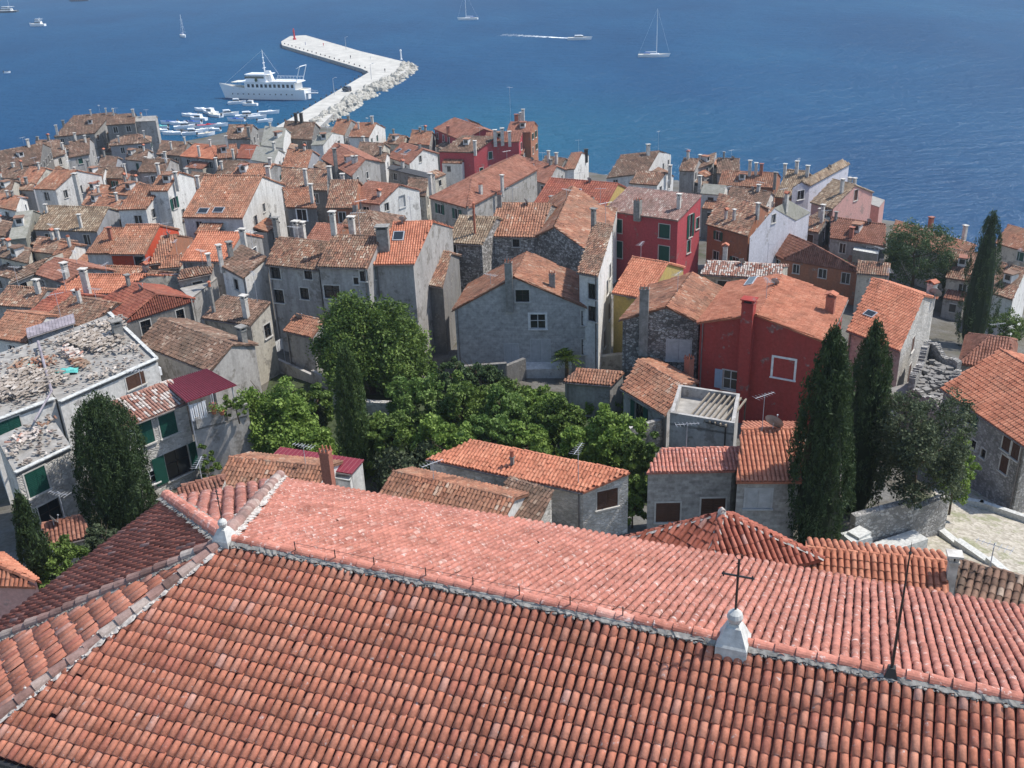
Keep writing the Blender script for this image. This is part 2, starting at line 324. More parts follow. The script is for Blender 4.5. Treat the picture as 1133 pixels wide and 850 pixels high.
def ragged(mb,a,b,off,w0,w1,up,m,n=None):
    d=b-a; l=np.linalg.norm(d); s_=norm(np.cross(d,[0,0,1.])); n=int(l/.09)
    for sg in(-1,1):
        wd=w0+(w1-w0)*RNG.random(n+1); zz=RNG.normal(0,.008,n+1)
        for i in range(n):
            p=a+d*i/n;q=a+d*(i+1)/n; mb.face([p+s_*sg*off*.6+[0,0,up+.03],q+s_*sg*off*.6+[0,0,up+.03],q+s_*sg*(off+wd[i+1])+[0,0,up-.035+zz[i+1]],p+s_*sg*(off+wd[i])+[0,0,up-.035+zz[i]]],m)
def slab(mb,poly,th=.12,m=0,t=.1,drop=.02):
    P=[np.array(p,float)-np.array([0,0,drop]) for p in poly]; Q=[p-np.array([0,0,th]) for p in P]; n=len(P)
    a=np.cross(P[1]-P[0],P[2]-P[0])
    if a[2]<0: P=P[::-1];Q=Q[::-1]
    mb.mesh(P+Q,[tuple(range(n)),tuple(range(2*n-1,n-1,-1))]+[(i,n+i,n+(i+1)%n,(i+1)%n) for i in range(n)],m,t)
import bmesh
EXPO=0.5
# ------------------------------------------------------------------ houses
def lineline(p,q,pt,dr=None): pass
def plane_hit(px,py,p0,n):
    d=ray(px,py); den=d@n
    if abs(den)<1e-6: return None
    t=((p0-CAM)@n)/den
    return CAM+d*t if t>0 else None
XY=lambda v: np.array([v[0],v[1],0.])
def solve(t,p,h,pitch,k,z):
    A=[(p[i],p[i+1]) for i in range(0,len(p),2)]
    if z is None: z=float(att(A[0],h)[2]) if h is not None else 10.
    a=atz(A[0],z); b=atz(A[1],z); ab=XY(b-a); e=norm(ab); nrm=np.array([-e[1],e[0],0])
    if nrm@XY(a)<0: nrm=-nrm          # pointing away from the viewer
    H={}; H['z']=z
    up=np.array([0,0,1.])
    def slope(P,Q,R_,S_,ov=.28,vl=.12,vr=.12,cov=True):
        """P,Q eave, R_,S_ top (S_ above P)"""
        ee=norm(Q-P); top=(R_+S_)/2 if np.linalg.norm(R_-S_)>.01 else R_
        nn=norm(np.cross(ee,top-(P+Q)/2)); 
        if nn[2]<0: nn=-nn
        dn=norm(np.cross(ee,nn)); 
        if dn[2]>0: dn=-dn
        P2=P+dn*ov-ee*vl; Q2=Q+dn*ov+ee*vr; R2=R_+ee*vr; S2=S_-ee*vl
        poly=[P2,Q2,R2,S2] if np.linalg.norm(R_-S_)>.05 else [P2,Q2,R_]
        return (poly,ee,dn)
    if t in('S','M','H'):
        rr=1.
        for _ in range(25):
            zr=z+rr; rb=atz(A[2],zr); ra=atz(A[3],zr); d=abs(((ra+rb)/2-a)@nrm); rr=.6*rr+.4*pitch*max(d,.5)
        rb=rb.copy(); ra=ra.copy(); zr=ra[2]
        if t!='H':
            s=XY((ra-a+rb-b)/2); ra=a+s; rb=b+s; ra[2]=rb[2]=zr
            s=s
        else: s=nrm*d
        if t=='M':
            H['c']=[a,b,rb,ra]; H['apex']={}; H['planes']=[slope(a,b,rb,ra)]; H['ridges']=[]; H['edge']=[(ra,rb)]
        else:
            c=b+s*(1+k) if t=='S' else b+2*s; dd=a+s*(1+k) if t=='S' else a+2*s
            c=c.copy();dd=dd.copy(); c[2]=dd[2]=zr-(zr-z)*(k if t=='S' else 1)
            H['c']=[a,b,c,dd]
            if t=='S':
                H['apex']={1:rb,3:ra}; H['planes']=[slope(a,b,rb,ra),slope(c,dd,ra,rb)]
                H['ridges']=[(ra-e*.12,rb+e*.12)]
            else:
                # keep the ridge on the middle line
                ra=a+s+e*max(.3,(ra-a)@e)*1.; rb=b+s-e*max(.3,(b-rb)@e); ra[2]=rb[2]=zr
                H['apex']={}; H['planes']=[slope(a,b,rb,ra,vl=0,vr=0),slope(c,dd,ra,rb,vl=0,vr=0),slope(b,c,rb,rb,vl=0,vr=0),slope(dd,a,ra,ra,vl=0,vr=0)]
                H['ridges']=[(ra,rb),(ra,a),(rb,b),(rb,c),(ra,dd)]
    elif t in('G','GH','GM'):
        if t=='GH':
            rr=1.5
            for _ in range(25):
                P=atz(A[2],z+rr); d=np.linalg.norm(ab)/2; rr=pitch*d; 
            zr=z+rr; P=atz(A[2],zr)
        else:
            P=plane_hit(A[2][0],A[2][1],a,nrm); hw=np.linalg.norm(ab)/2
            if P is None or P[2]-z>.75*hw or P[2]-z<.12*hw:
                print('G clamp',A,None if P is None else (P[2]-z)/hw); u=.5 if P is None else min(.8,max(.2,((P-a)@e)/np.linalg.norm(ab))); P=a+ab*u+up*(pitch*hw)
            zr=P[2]
        Q=atz(A[3],zr); v=XY(Q-P); 
        c=b+v; dd=a+v
        if t=='GH': v0=(P-a)@norm(v); Pm=P; c=b+XY(Q-P)+norm(v)*v0*0+XY(P-(a+b)/2)*0; 
        if t=='GH': 
            vh=norm(v); mid=(a+b)/2; of=max(.5,(XY(P)-XY(mid))@vh); Pn=XY(mid)+vh*of; P=np.array([Pn[0],Pn[1],zr]); Q=P+v; c=b+vh*of+v; dd=a+vh*of+v
        c=c.copy();dd=dd.copy();c[2]=dd[2]=z
        H['c']=[a,b,c,dd]
        if t=='G':
            H['apex']={0:P,2:Q}; H['planes']=[slope(dd,a,P,Q,vl=.12,vr=.12),slope(b,c,Q,P)]
            H['ridges']=[(P-norm(v)*.12,Q+norm(v)*.12)]
        else:
            H['apex']={2:Q}; H['planes']=[slope(dd,a,P,Q,vl=.12,vr=0),slope(b,c,Q,P,vl=0,vr=.12),slope(a,b,P,P,vl=0,vr=0)]
            H['ridges']=[(P,Q),(P,a),(P,b)]
    elif t=='F':
        c=atz(A[2],z); dd=a+c-b; H['c']=[a,b,c,dd]; H['apex']={}; H['planes']=[]; H['ridges']=[]
    elif t=='P':
        c=atz(A[2],z); dd=a+c-b; ctr=(a+c)/2; r_=pitch*min(np.linalg.norm(b-a),np.linalg.norm(c-b))/2; P=ctr+up*r_
        H['c']=[a,b,c,dd]; H['apex']={}; cs=H['c']; H['planes']=[slope(cs[i],cs[(i+1)%4],P,P,vl=0,vr=0) for i in range(4)]; H['ridges']=[(P,q) for q in cs]
    H['e']=e; H['n']=nrm
    return H
def chimney(parent,base,h,w,style,org,wallm='chimwhite',dep=.7,ax=(1,0),w2=None,near=False):
    w2=w2 or w*.85; mb=MB(); z=base[2]; top=z+h
    mb.box((base[0],base[1],(z-dep+top)/2),(w/2,w2/2,(h+dep)/2),ax,0)
    if near: mb.box((base[0],base[1],top-.06),(w/2+.04,w2/2+.04,.05),ax,0)
    o=mb.build('chimney',[MT[wallm],MT['soot']],parent,org=base)
    cb=MB()
    if style==0:      # slab on four stubs
        for sx in(-1,1):
            for sy in(-1,1):
                A=norm((ax[0],ax[1],0)); B=np.array([-A[1],A[0],0]); c=base+A*sx*(w/2-.07)+B*sy*(w2/2-.07)
                cb.box((c[0],c[1],top+.11),(.07,.07,.12),ax,0)
        cb.box((base[0],base[1],top+.02),(w/2-.06,w2/2-.06,.03),ax,1)
        cb.box((base[0],base[1],top+.27),(w/2+.12,w2/2+.12,.045),ax,0)
    elif style==1:    # little tiled tent
        A=norm((ax[0],ax[1],0)); B=np.array([-A[1],A[0],0])
        for sx in(-1,1): cb.box(tuple(base+A*sx*(w/2-.06)+np.array([0,0,h+.1])),(.06,w2/2,.12),ax,2)
        for s in(-1,1):
            P=[base+A*s*(w/2+.16)-B*(w2/2+.12),base+A*s*(w/2+.16)+B*(w2/2+.12),base+B*(w2/2+.12),base-B*(w2/2+.12)]
            for q,zz in zip(P,(.2,.2,.42,.42)): q[2]=top+zz
            n=np.cross(P[1]-P[0],P[2]-P[0]); 
            slab(cb,P,.07,3,.5,0.)
    elif style==2:    # tile teeth round the top
        A=norm((ax[0],ax[1],0)); B=np.array([-A[1],A[0],0])
        for i in range(3):
            for sy in(-1,1):
                c=base+A*(i-1)*(w/2-.05)+B*sy*(w2/2-.05); cb.box((c[0],c[1],top+.12),(.05,.06,.14),ax,3,taper=.6)
        cb.box((base[0],base[1],top+.01),(w/2-.08,w2/2-.08,.02),ax,1)
    elif style==3:    # round pot
        cb.tube((base[0],base[1],top),(base[0],base[1],top+.45),.14,.12,8,3); cb.tube((base[0],base[1],top+.46),(base[0],base[1],top+.56),.2,.05,8,3)
    cb.build('chimney_cap',[MT[wallm],MT['soot'],MT['brick_cap'],MT['terracotta']],o,org=base+np.array([0,0,h]))
    return o
flatmat('metalold',(.17,.15,.14),.7,.3,2.)
flatmat('brick_cap',(.33,.13,.09),.9,.25,9.)
def antenna(parent,base,h=2.2,rot=.3):
    mb=MB(); b=np.array(base,float); mb.tube(b-np.array([0,0,.4]),b+np.array([0,0,h]),.022,n=5)
    A=np.array([math.cos(rot),math.sin(rot),0]); B=np.array([-A[1],A[0],0]); c=b+np.array([0,0,h-.12])
    mb.tube(c-A*.75,c+A*.75,.018,n=4)
    for i in range(7):
        q=c+A*(-.7+i*.23); l=.34-.025*i; mb.tube(q-B*l,q+B*l,.011,n=4)
    return mb.build('antenna',MT['metal'],parent,org=base)
def dish(parent,base,r=.45,az=.6,pole=.7):
    mb=MB(); b=np.array(base,float); mb.tube(b-np.array([0,0,.3]),b+np.array([0,0,pole]),.03,n=6,m=1)
    d=norm([math.cos(az),math.sin(az),.55]); a=norm(np.cross(d,[0,0,1])); c=np.cross(a,d); o=b+np.array([0,0,pole]); n=14
    P=[];fs=[]
    for j,(rr,dd) in enumerate(((.02,0),(.5,.05),(1,.18))):
        for k in range(n): P.append(o+(a*math.cos(2*math.pi*k/n)+c*math.sin(2*math.pi*k/n))*r*rr+d*dd*r*1.6)
    for j in range(2):
        for k in range(n): fs.append((j*n+k,j*n+(k+1)%n,(j+1)*n+(k+1)%n,(j+1)*n+k))
    mb.mesh(P,fs,0); mb.tube(o-c*r*.9+d*.1,o+d*r*1.1,.015,n=4,m=1); mb.box(tuple(o+d*r*1.1),(.04,.04,.04),m=1)
    return mb.build('satellite_dish',[MT['slate'],MT['metal']],parent,org=base,smooth=False)
NH=[0]
WK={'rubble':'stone_house','blocks':'stone_house','blocklight':'stone_house','rubblelight':'stone_house','stonegrey':'stone_house'}
def house(label,t,p,h,wall,roof,w=(),c=(),a=(),d=(),pitch=.4,k=1.,z=None,auto=True,cat='house',name=None,over=None,roofm=None,parapet=0,under=None,sp=None,low=None,group='houses of the old town',cw=None,nch=None,amp=.085,wwall=None,skylight=(),base_drop=0):
    NH[0]+=1; rnd=random.Random(NH[0]*17+3)
    Hs=solve(t,p,h,pitch,k,z); C4=Hs['c']; zz=Hs['z']
    ctr=sum(XY(q) for q in C4)/4; dist=float(np.linalg.norm(ctr-CAM*[1,1,0]))
    zg=min(T(q[0],q[1]) for q in C4)
    zb=zg-.8-base_drop; near=dist<135
    root=empty(name or WK.get(wall,'plaster_house'),(ctr[0],ctr[1],zg),label,cat,group)
    org=np.array([ctr[0],ctr[1],zg])
    # walls
    walls=[]
    for i in range(4):
        P=C4[i];Q=C4[(i+1)%4]; l=float(np.linalg.norm(XY(Q-P))); e=norm(XY(Q-P)); n=np.array([e[1],-e[0],0])
        if n@(XY(P)+XY(Q)-2*ctr)<0: n=-n
        top=[(0,P[2]),(l,Q[2])]
        if i in Hs['apex']:
            ap=Hs['apex'][i]; u=float(np.clip((XY(ap)-XY(P))@e,.1,l-.1)); top=[(0,P[2]),(u,ap[2]),(l,Q[2])]
        walls.append(dict(P=XY(P),e=e,n=n,l=l,top=top,vis=(n@norm(XY(P)+XY(Q)-2*CAM*[1,1,0])<-.03),win=[]))
    def topz(W,u): return float(np.interp(u,[q[0] for q in W['top']],[q[1] for q in W['top']]))
    for wd in w:
        px,py,ww,wh,st=wd; best=None
        for i,W in enumerate(walls):
            if not W['vis']: continue
            X=plane_hit(px,py,W['P'],W['n'])
            if X is None: continue
            u=(XY(X)-W['P'])@W['e']; dd=np.linalg.norm(X-CAM)
            if -.6<u<W['l']+.6 and (best is None or dd<best[0]): best=(dd,i,u,X[2])
        if best is None: print('window off',label[:30],px,py); continue
        _,i,u,zc=best; W=walls[i]; u=min(max(u,ww/2+.2),W['l']-ww/2-.2)
        W['win'].append((u-ww/2,zc-wh/2,ww,wh,st))
    if auto:
        sts=['d','d','w','g','b','o'] 
        for i,W in enumerate(walls):
            if not W['vis'] or W['win'] or W['l']<3: continue
            nz=min(q[1] for q in W['top']); nf=max(1,int((nz-zg)/2.9)); ncol=max(1,int(W['l']/3.1)); st0=rnd.choice(sts)
            for f in range(min(nf,2 if not near else 3)):
                for q in range(ncol):
                    if rnd.random()<.2: continue
                    ww=rnd.choice((.85,.95,1.05)); wh=rnd.choice((1.2,1.4,1.5)); u=(q+.5)/ncol*W['l']+rnd.uniform(-.3,.3)-ww/2
                    W['win'].append((u,nz-.75-wh-2.9*f,ww,wh,st0 if rnd.random()<.75 else 'd'))
    mb=MB(); roofth=.1
    for W in walls:
        l=W['l']; ok=[]
        for q in W['win']:
            u,z0,ww,wh,st=q
            if u<.15 or u+ww>l-.15 or z0<zb+.4 or z0+wh>min(topz(W,u),topz(W,u+ww))-.12: continue
            if any(not(u+ww+.15<o[0] or o[0]+o[2]+.15<u or z0+wh+.15<o[1] or o[1]+o[3]+.15<z0) for o in ok): continue
            ok.append(q)
        W['ok']=ok
        outer=[(0,zb),(l,zb)]+[(q[0],q[1]-.05) for q in W['top'][::-1]]
        polys=[outer]+[[(u,z0),(u,z0+wh),(u+ww,z0+wh),(u+ww,z0)] for u,z0,ww,wh,st in ok]
        flat=[q for pl in polys for q in pl]
        tri=tessellate_polygon([[Vector((x,y,0)) for x,y in pl] for pl in polys])
        pt=lambda u,v,dn=0.: W['P']+W['e']*u+np.array([0,0,v])-W['n']*dn
        for tr in tri:
            mb.face([pt(*flat[i]) for i in tr],0,.5,[(flat[i][0],flat[i][1]) for i in tr])
        W['pt']=pt
        for u,z0,ww,wh,st in ok:   # reveals
            c4=[(u,z0),(u+ww,z0),(u+ww,z0+wh),(u,z0+wh)]
            for i in range(4):
                q,r_=c4[i],c4[(i+1)%4]; mb.face([pt(*q),pt(*r_),pt(*r_,.2),pt(*q,.2)],0,.5,[(0,0),(.2,0),(.2,.2),(0,.2)])
    if parapet:
        for i,W in enumerate(walls):
            a_=W['P'];b_=W['P']+W['e']*W['l']; zt=W['top'][0][1]
            mid=(a_+b_)/2-W['n']*.12; mb.box((mid[0],mid[1],zt+parapet/2-.06),(W['l']/2-(.245 if i%2 else 0),.12,parapet/2),W['e'],0)
    if t=='F':
        rz=zz-.12; 
        pts=[C4[i] for i in range(4)]; 
    wo=mb.build('wall',[MT[wall]],root,org=org)
    # roof
    rb=MB(); rm=roofm or roof
    flatroof=roof in('tar','slate','cement','cobble','greymortar')
    if t=='F':
        pts=[(q[0],q[1],zz-.06) for q in C4]; slab(rb,pts,.15,0,.3,0.)
        rb.build('roof',[MT.roof(roof) if roof not in('mossy',) else MT['mossy']],root,org=org)
    elif roof in('burgundy','bluemetal','tar','slate','mossy','cement','coping'):
        for poly,ee,dn in Hs['planes']:
            slab(rb,poly,.12,0,.4,0.)
            nn=norm(np.cross(ee,dn)); nn=nn if nn[2]>0 else -nn
            if roof in('burgundy','bluemetal'):
                l=np.linalg.norm(poly[1]-poly[0]); n_=int(l/.3)
                for i in range(n_+1):
                    s0=poly[0]+ee*(i*l/max(1,n_)); s1=s0+(poly[3]-poly[0]); rb.tube(s0+nn*.01,s1+nn*.01,.03,n=4,t=.5)
        rb.build('roof',[MT.roof(roof) if roof not in('mossy',) else MT['mossy']],root,org=org)
    else:
        spc=sp or (.24 if dist<110 else .27 if dist<160 else .33)
        seg=4 if dist<75 else 3 if dist<150 else 2
        for poly,ee,dn in Hs['planes']:
            slab(rb,poly,.13,0,.12)
            tiles(rb,poly,ee,dn,sp=spc,ln=spc*1.5,seg=seg,amp=amp*spc/.24,m=0,patch=-1 if rm=='striped' else .25,jit=1. if roof not in('new','red','brick') else .45,margin=-.02)
        for a_,b_ in Hs['ridges']:
            ridge_tiles(rb,a_,b_,r=.13 if near else .16,seg=3,m=0,t=None)
        for a_,b_ in Hs.get('edge',[]): ridge_tiles(rb,a_,b_,r=.12,seg=3,m=0)
        rb.build('roof',[MT.roof(rm)],root,org=org)
    # windows
    for W in walls:
        pt=W['pt']; e=W['e']; n=W['n']
        for u,z0,ww,wh,st in W['ok']:
            f=MB(); fm={'w':'whitewood','s':'frame','d':'frame','g':'frame','o':'frame','b':'frame','v':'blind','l':'frame','x':'whitewood','r':'whitewood','k':'frame'}.get(st,'frame')
            fw=.1 if st not in('x','r') else .17; cz=z0+wh/2; pr=.03
            def bx(uc,zc,hu,hz,off,hd,m,mbx=f):
                c_=pt(uc,zc)+n*off; mbx.box(tuple(c_),(hu,hd,hz),e,m)
            # surround set round the opening, proud of the wall
            bx(u-fw/2,cz,fw/2,wh/2,.0,pr,0); bx(u+ww+fw/2,cz,fw/2,wh/2,.0,pr,0); bx(u+ww/2,z0+wh+fw/2,ww/2+fw,fw/2,.0,pr,0); bx(u+ww/2,z0-.05,ww/2+fw+.04,.05,.03,.1,0)
            org2=pt(u+ww/2,z0)
            sh={'g':'greenwood','o':'greenwood','b':'brownwood','l':'bluewood','k':'greenwood'}.get(st)
            closed=st in('g','b','v','r')
            if not near:
                bx(u+ww/2,cz,ww/2,wh/2,-.16,.02,2 if not closed else 1)
                if st=='o':
                    for s in(-1,1): bx(u+ww/2+s*(ww*.75+.02),cz,ww*.24,wh/2,.05,.02,1)
                if not closed: bx(u+ww/2,cz,.025,wh/2,-.12,.02,3)
                f.build('window',[MT[fm],MT[sh or 'blind'],MT['glass'],MT['whitewood']],root,org=org2)
            else:
                # casement bars
                if not closed:
                    for uu in(u+.03,u+ww/2,u+ww-.03): bx(uu,cz,.03,wh/2,-.12,.025,1)
                    for z_ in(z0+.03,z0+wh*.55,z0+wh-.03): bx(u+ww/2,z_,ww/2,.025,-.12,.024,1)
                wo_=f.build('window',[MT[fm],MT['whitewood' if st in('w','l','x') else 'darkwood']],root,org=org2)
                g=MB(); bx(u+ww/2,cz,ww/2,wh/2,-.17,.02,0,g); g.build('pane',[MT['glass']],wo_,org=org2)
                if st=='r':
                    g=MB(); bx(u+ww/2,cz,ww/2,wh/2,-.05,.02,0,g); g.build('blank_panel',[MT[wall]],wo_,org=org2)
                elif closed:
                    for s in(-1,1):
                        g=MB(); cu=u+ww/2+s*ww*.25; bx(cu,cz,ww*.245,wh/2-.01,-.02,.02,0,g)
                        for q in range(int(wh/.12)): bx(cu,z0+.07+q*.12,ww*.2,.035,.0,.02,0,g)
                        g.build('shutter',[MT[sh or 'blind']],wo_,org=pt(cu,z0))
                elif sh:
                    for s in(-1,1):
                        g=MB(); cu=u+ww/2+s*(ww*.75+.04); bx(cu,cz,ww*.245,wh/2,.06,.02,0,g)
                        for q in range(int(wh/.12)): bx(cu,z0+.07+q*.12,ww*.2,.035,.075,.015,0,g)
                        g.build('shutter',[MT[sh]],wo_,org=pt(cu,z0))
    # gutters and rain pipes
    if near and Hs['planes'] and t in('S','G','M') and wall not in('blocks',):
        for poly,ee,dn in Hs['planes'][:2]:
            if (poly[0]+poly[1])[:2]@(ctr[:2]*2)<0: continue
            g=MB(); g.tube(poly[0]-np.array([0,0,.1])+dn*.05,poly[1]-np.array([0,0,.1])+dn*.05,.055,n=6); g.build('gutter',MT['metalold'],root,org=poly[0])
        W=walls[0]; u=.25 if rnd.random()<.5 else W['l']-.25; q=W['P']+W['e']*u+W['n']*.08; zt_=topz(W,u)-.1
        g=MB(); g.tube((q[0],q[1],zb),(q[0],q[1],zt_),.05,n=6); g.build('rain_pipe',MT['metalold'],root,org=(q[0],q[1],zb))
    # lean-to annexes and dormers of the crowded far rows
    if not near and t in('S','H') and 'blank' not in label:
        W=walls[0]; rm2=MT.roof(rnd.choice(('old','brown','orange','brick','old')))
        for side in((0,) if rnd.random()<.5 else (0,1)):
            W=walls[side]
            if W['l']<3.5 or rnd.random()<.25: continue
            wd=min(W['l']*rnd.uniform(.35,.75),5.); u=rnd.uniform(.1,W['l']-wd-.1); dp=rnd.uniform(1.3,2.6); hz=(min(W['top'][0][1],W['top'][-1][1])-zg)*rnd.uniform(.5,.88)+zg
            a_=W['P']+W['e']*u; mid=a_+W['e']*wd/2+W['n']*dp/2; m=MB(); m.box((mid[0],mid[1],(hz-.15+zb)/2),(wd/2,dp/2,(hz-.15-zb)/2),W['e'])
            ann=m.build('annex',MT[rnd.choice(('white','grey','cement','cream','dark','stonegrey'))],root,org=(mid[0],mid[1],zg))
            m=MB(); up_=np.array([0,0,1.]); A=a_+W['n']*(dp+.15)+up_*(hz-.05); B=A+W['e']*wd; C_=B-W['n']*(dp+.1)+up_*dp*.35; D_=A-W['n']*(dp+.1)+up_*dp*.35; dn_=norm(A-D_)
            slab(m,[A,B,C_,D_],.1,0,.2); tiles(m,[A,B,C_,D_],W['e'],dn_,sp=.33,ln=.5,seg=2,amp=.11); m.build('annex_roof',rm2,ann,org=A)
            if wd>2.2:
                m=MB(); q=a_+W['e']*wd*rnd.uniform(.3,.7)+W['n']*(dp+.02)+up_*(hz-1.3); m.box(tuple(q),(.4,.03,.55),W['e'],0); m.box(tuple(q-up_*.62),(.5,.07,.06),W['e'],1); m.box(tuple(q+up_*.62),(.48,.05,.06),W['e'],1); m.build('window',[MT['glass'],MT['frame']],ann,org=q)
        if t=='S' and rnd.random()<.4 and not skylight:
            poly,ee,dn=Hs['planes'][0]; q=(poly[0]+poly[1])/2*.45+(poly[2]+poly[3])/2*.55+ee*rnd.uniform(-.25,.25)*np.linalg.norm(poly[1]-poly[0]); m=MB(); m.box(tuple(q+np.array([0,0,.35])),(.55,.7,.6),ee,0); f_=-Hs['n']*.72
            m.box(tuple(q+f_+np.array([0,0,.5])),(.35,.03,.32),ee,1); m.box(tuple(q+np.array([0,0,1.])),(.72,.85,.07),ee,2); m.build('dormer',[MT['white'],MT['glass'],rm2],root,org=q)
    # chimneys, antennas, dishes
    def roofhit(px,py):
        best=None
        for poly,ee,dn in Hs['planes']:
            nn=norm(np.cross(ee,dn)); X=plane_hit(px,py,poly[0],nn)
            if X is None: continue
            s=[np.cross(poly[(i+1)%len(poly)]-poly[i],X-poly[i])[2] for i in range(len(poly))]
            if all(v>-1.0 for v in s) or all(v<1.0 for v in s):
                q=np.linalg.norm(X-CAM)
                if best is None or q<best[0]: best=(q,X)
        if best: return best[1]
        X=atz((px,py),zz)
        # never off the house
        dl=XY(X)-ctr; m_=max(np.linalg.norm(XY(q)-ctr) for q in C4)
        if np.linalg.norm(dl)>m_: X[:2]=(ctr+dl/np.linalg.norm(dl)*m_*.6)[:2]
        return X
    ax=tuple(Hs['e'][:2])
    cl=list(c)
    for q in cl:
        px,py,hh=q[:3]; ww=q[3] if len(q)>3 else .5; st=q[4] if len(q)>4 else 0; wm=q[5] if len(q)>5 else (cw or 'chimwhite'); dp=q[6] if len(q)>6 else .8
        X=roofhit(px,py); hh*=.8; ww*=.7 if dp<2 else .85
        if dp>2 and walls[0]['vis']:
            X=plane_hit(px,py,walls[0]['P'],walls[0]['n']); X=X+walls[0]['n']*ww*.2
        chimney(root,X,hh,ww,st,org,wm,dp,ax,near=near)
    nauto=nch if nch is not None else (0 if cl or t=='F' else rnd.choice((1,1,2)) )
    for q in range(nauto):
        if not Hs['planes']: break
        a0,b0=Hs['ridges'][0] if Hs['ridges'] else (C4[3],C4[2]); f_=rnd.choice((.12,.3,.7,.88)) if q==0 else rnd.uniform(.4,.6)
        X=a0+(b0-a0)*f_; X=X+Hs['n']*rnd.uniform(-.5,-.05)*1.5*(1 if Hs['ridges'] else 1); X[2]-=.25
        chimney(root,X,rnd.uniform(.8,1.6),rnd.choice((.36,.42,.5)),rnd.choice((0,0,1,2)),org,rnd.choice(('chimwhite','chimwhite','chimgrey','chimgrey')),1.0,ax)
    if Hs['planes'] and not a and rnd.random()<.55 and 'white parapet' not in label:
        r0,r1=(Hs['ridges'][0] if Hs['ridges'] else (C4[3],C4[2])); antenna(root,r0+(r1-r0)*rnd.uniform(.2,.8),rnd.uniform(1.2,2.6),rnd.uniform(0,3))
    if Hs['planes'] and not d and rnd.random()<.22:
        r0,r1=(Hs['ridges'][0] if Hs['ridges'] else (C4[3],C4[2])); dish(root,r0+(r1-r0)*rnd.uniform(.2,.8)-Hs['n']*.4-np.array([0,0,.15]),.38,rnd.uniform(.3,1.2),.45)
    for q in a: antenna(root,roofhit(q[0],q[1]),q[2] if len(q)>2 else 2.2,rnd.uniform(0,3))
    for q in d: dish(root,roofhit(q[0],q[1]),q[2] if len(q)>2 else .45,.9,q[3] if len(q)>3 else .7)
    for q in skylight:
        X=roofhit(q[0],q[1]); pl=Hs['planes'][0]; ee,dn=pl[1],pl[2]; nn=norm(np.cross(ee,dn)); nn=nn if nn[2]>0 else -nn
        s=MB(); P=[X+ee*a_*q[2]/2+dn*b_*q[3]/2+nn*hh for hh in(.0,.16) for a_,b_ in((-1,-1),(1,-1),(1,1),(-1,1))]
        s.mesh(P,[(4,5,6,7),(0,1,5,4),(1,2,6,5),(2,3,7,6),(3,0,4,7)],0)
        P=[X+ee*a_*(q[2]/2-.08)+dn*b_*(q[3]/2-.08)+nn*.165 for a_,b_ in((-1,-1),(1,-1),(1,1),(-1,1))]; s.mesh(P,[(0,1,2,3)],1)
        s.build('skylight',[MT['metal'],MT['glass']],root,org=X)
    return root,Hs
# ------------------------------------------------------------------ terrain, sea, pier
def ground_material():
    m,nt,b=mat('ground_earth_paving',.95,.2); p=pos(nt); n1=noise(nt,p,.18,5,.6); n2=noise(nt,p,3.5,6,.7)
    r1=ramp(nt,[(.38,(.15,.145,.135)),(.56,(.11,.10,.08)),(.72,(.055,.065,.03))]); L(nt,n1,'Fac',r1,'Fac')
    r2=ramp(nt,[(.3,(.65,.65,.65)),(.7,(1.25,1.25,1.25))]); L(nt,n2,'Fac',r2,'Fac')
    a=mix(nt,1.,(r1,'Color'),(r2,'Color'),'MULTIPLY'); L(nt,a,2,b,'Base Color') if False else nt.links.new(a.outputs[2],b.inputs['Base Color']); bump(nt,b,n2,'Fac',.5,.1); return m
def terrain():
    r=[i*3.0 for i in range(0,60)]+[180+i*3 for i in range(80)]; az=np.radians(np.arange(-62,62.1,1.)); mb=MB(); V=[];
    for rr in r:
        for a in az:
            x,y=rr*math.sin(a),rr*math.cos(a); V.append((x,y,T(x,y) if rr<410 else -8))
    n=len(az); fs=[(i*n+j,i*n+j+1,(i+1)*n+j+1,(i+1)*n+j) for i in range(len(r)-1) for j in range(n-1)]
    mb.mesh(V,fs); o=mb.build('ground',ground_material(),smooth=True); tag(o,'stone paved ground and earth of the old town hill','ground',kind='structure')
    # flat ground behind the viewer and below the church
    mb=MB(); mb.mesh([(-400,-300,25.98),(400,-300,25.98),(400,2,25.98),(-400,2,25.98)],[(0,1,2,3)]); 
terrain()
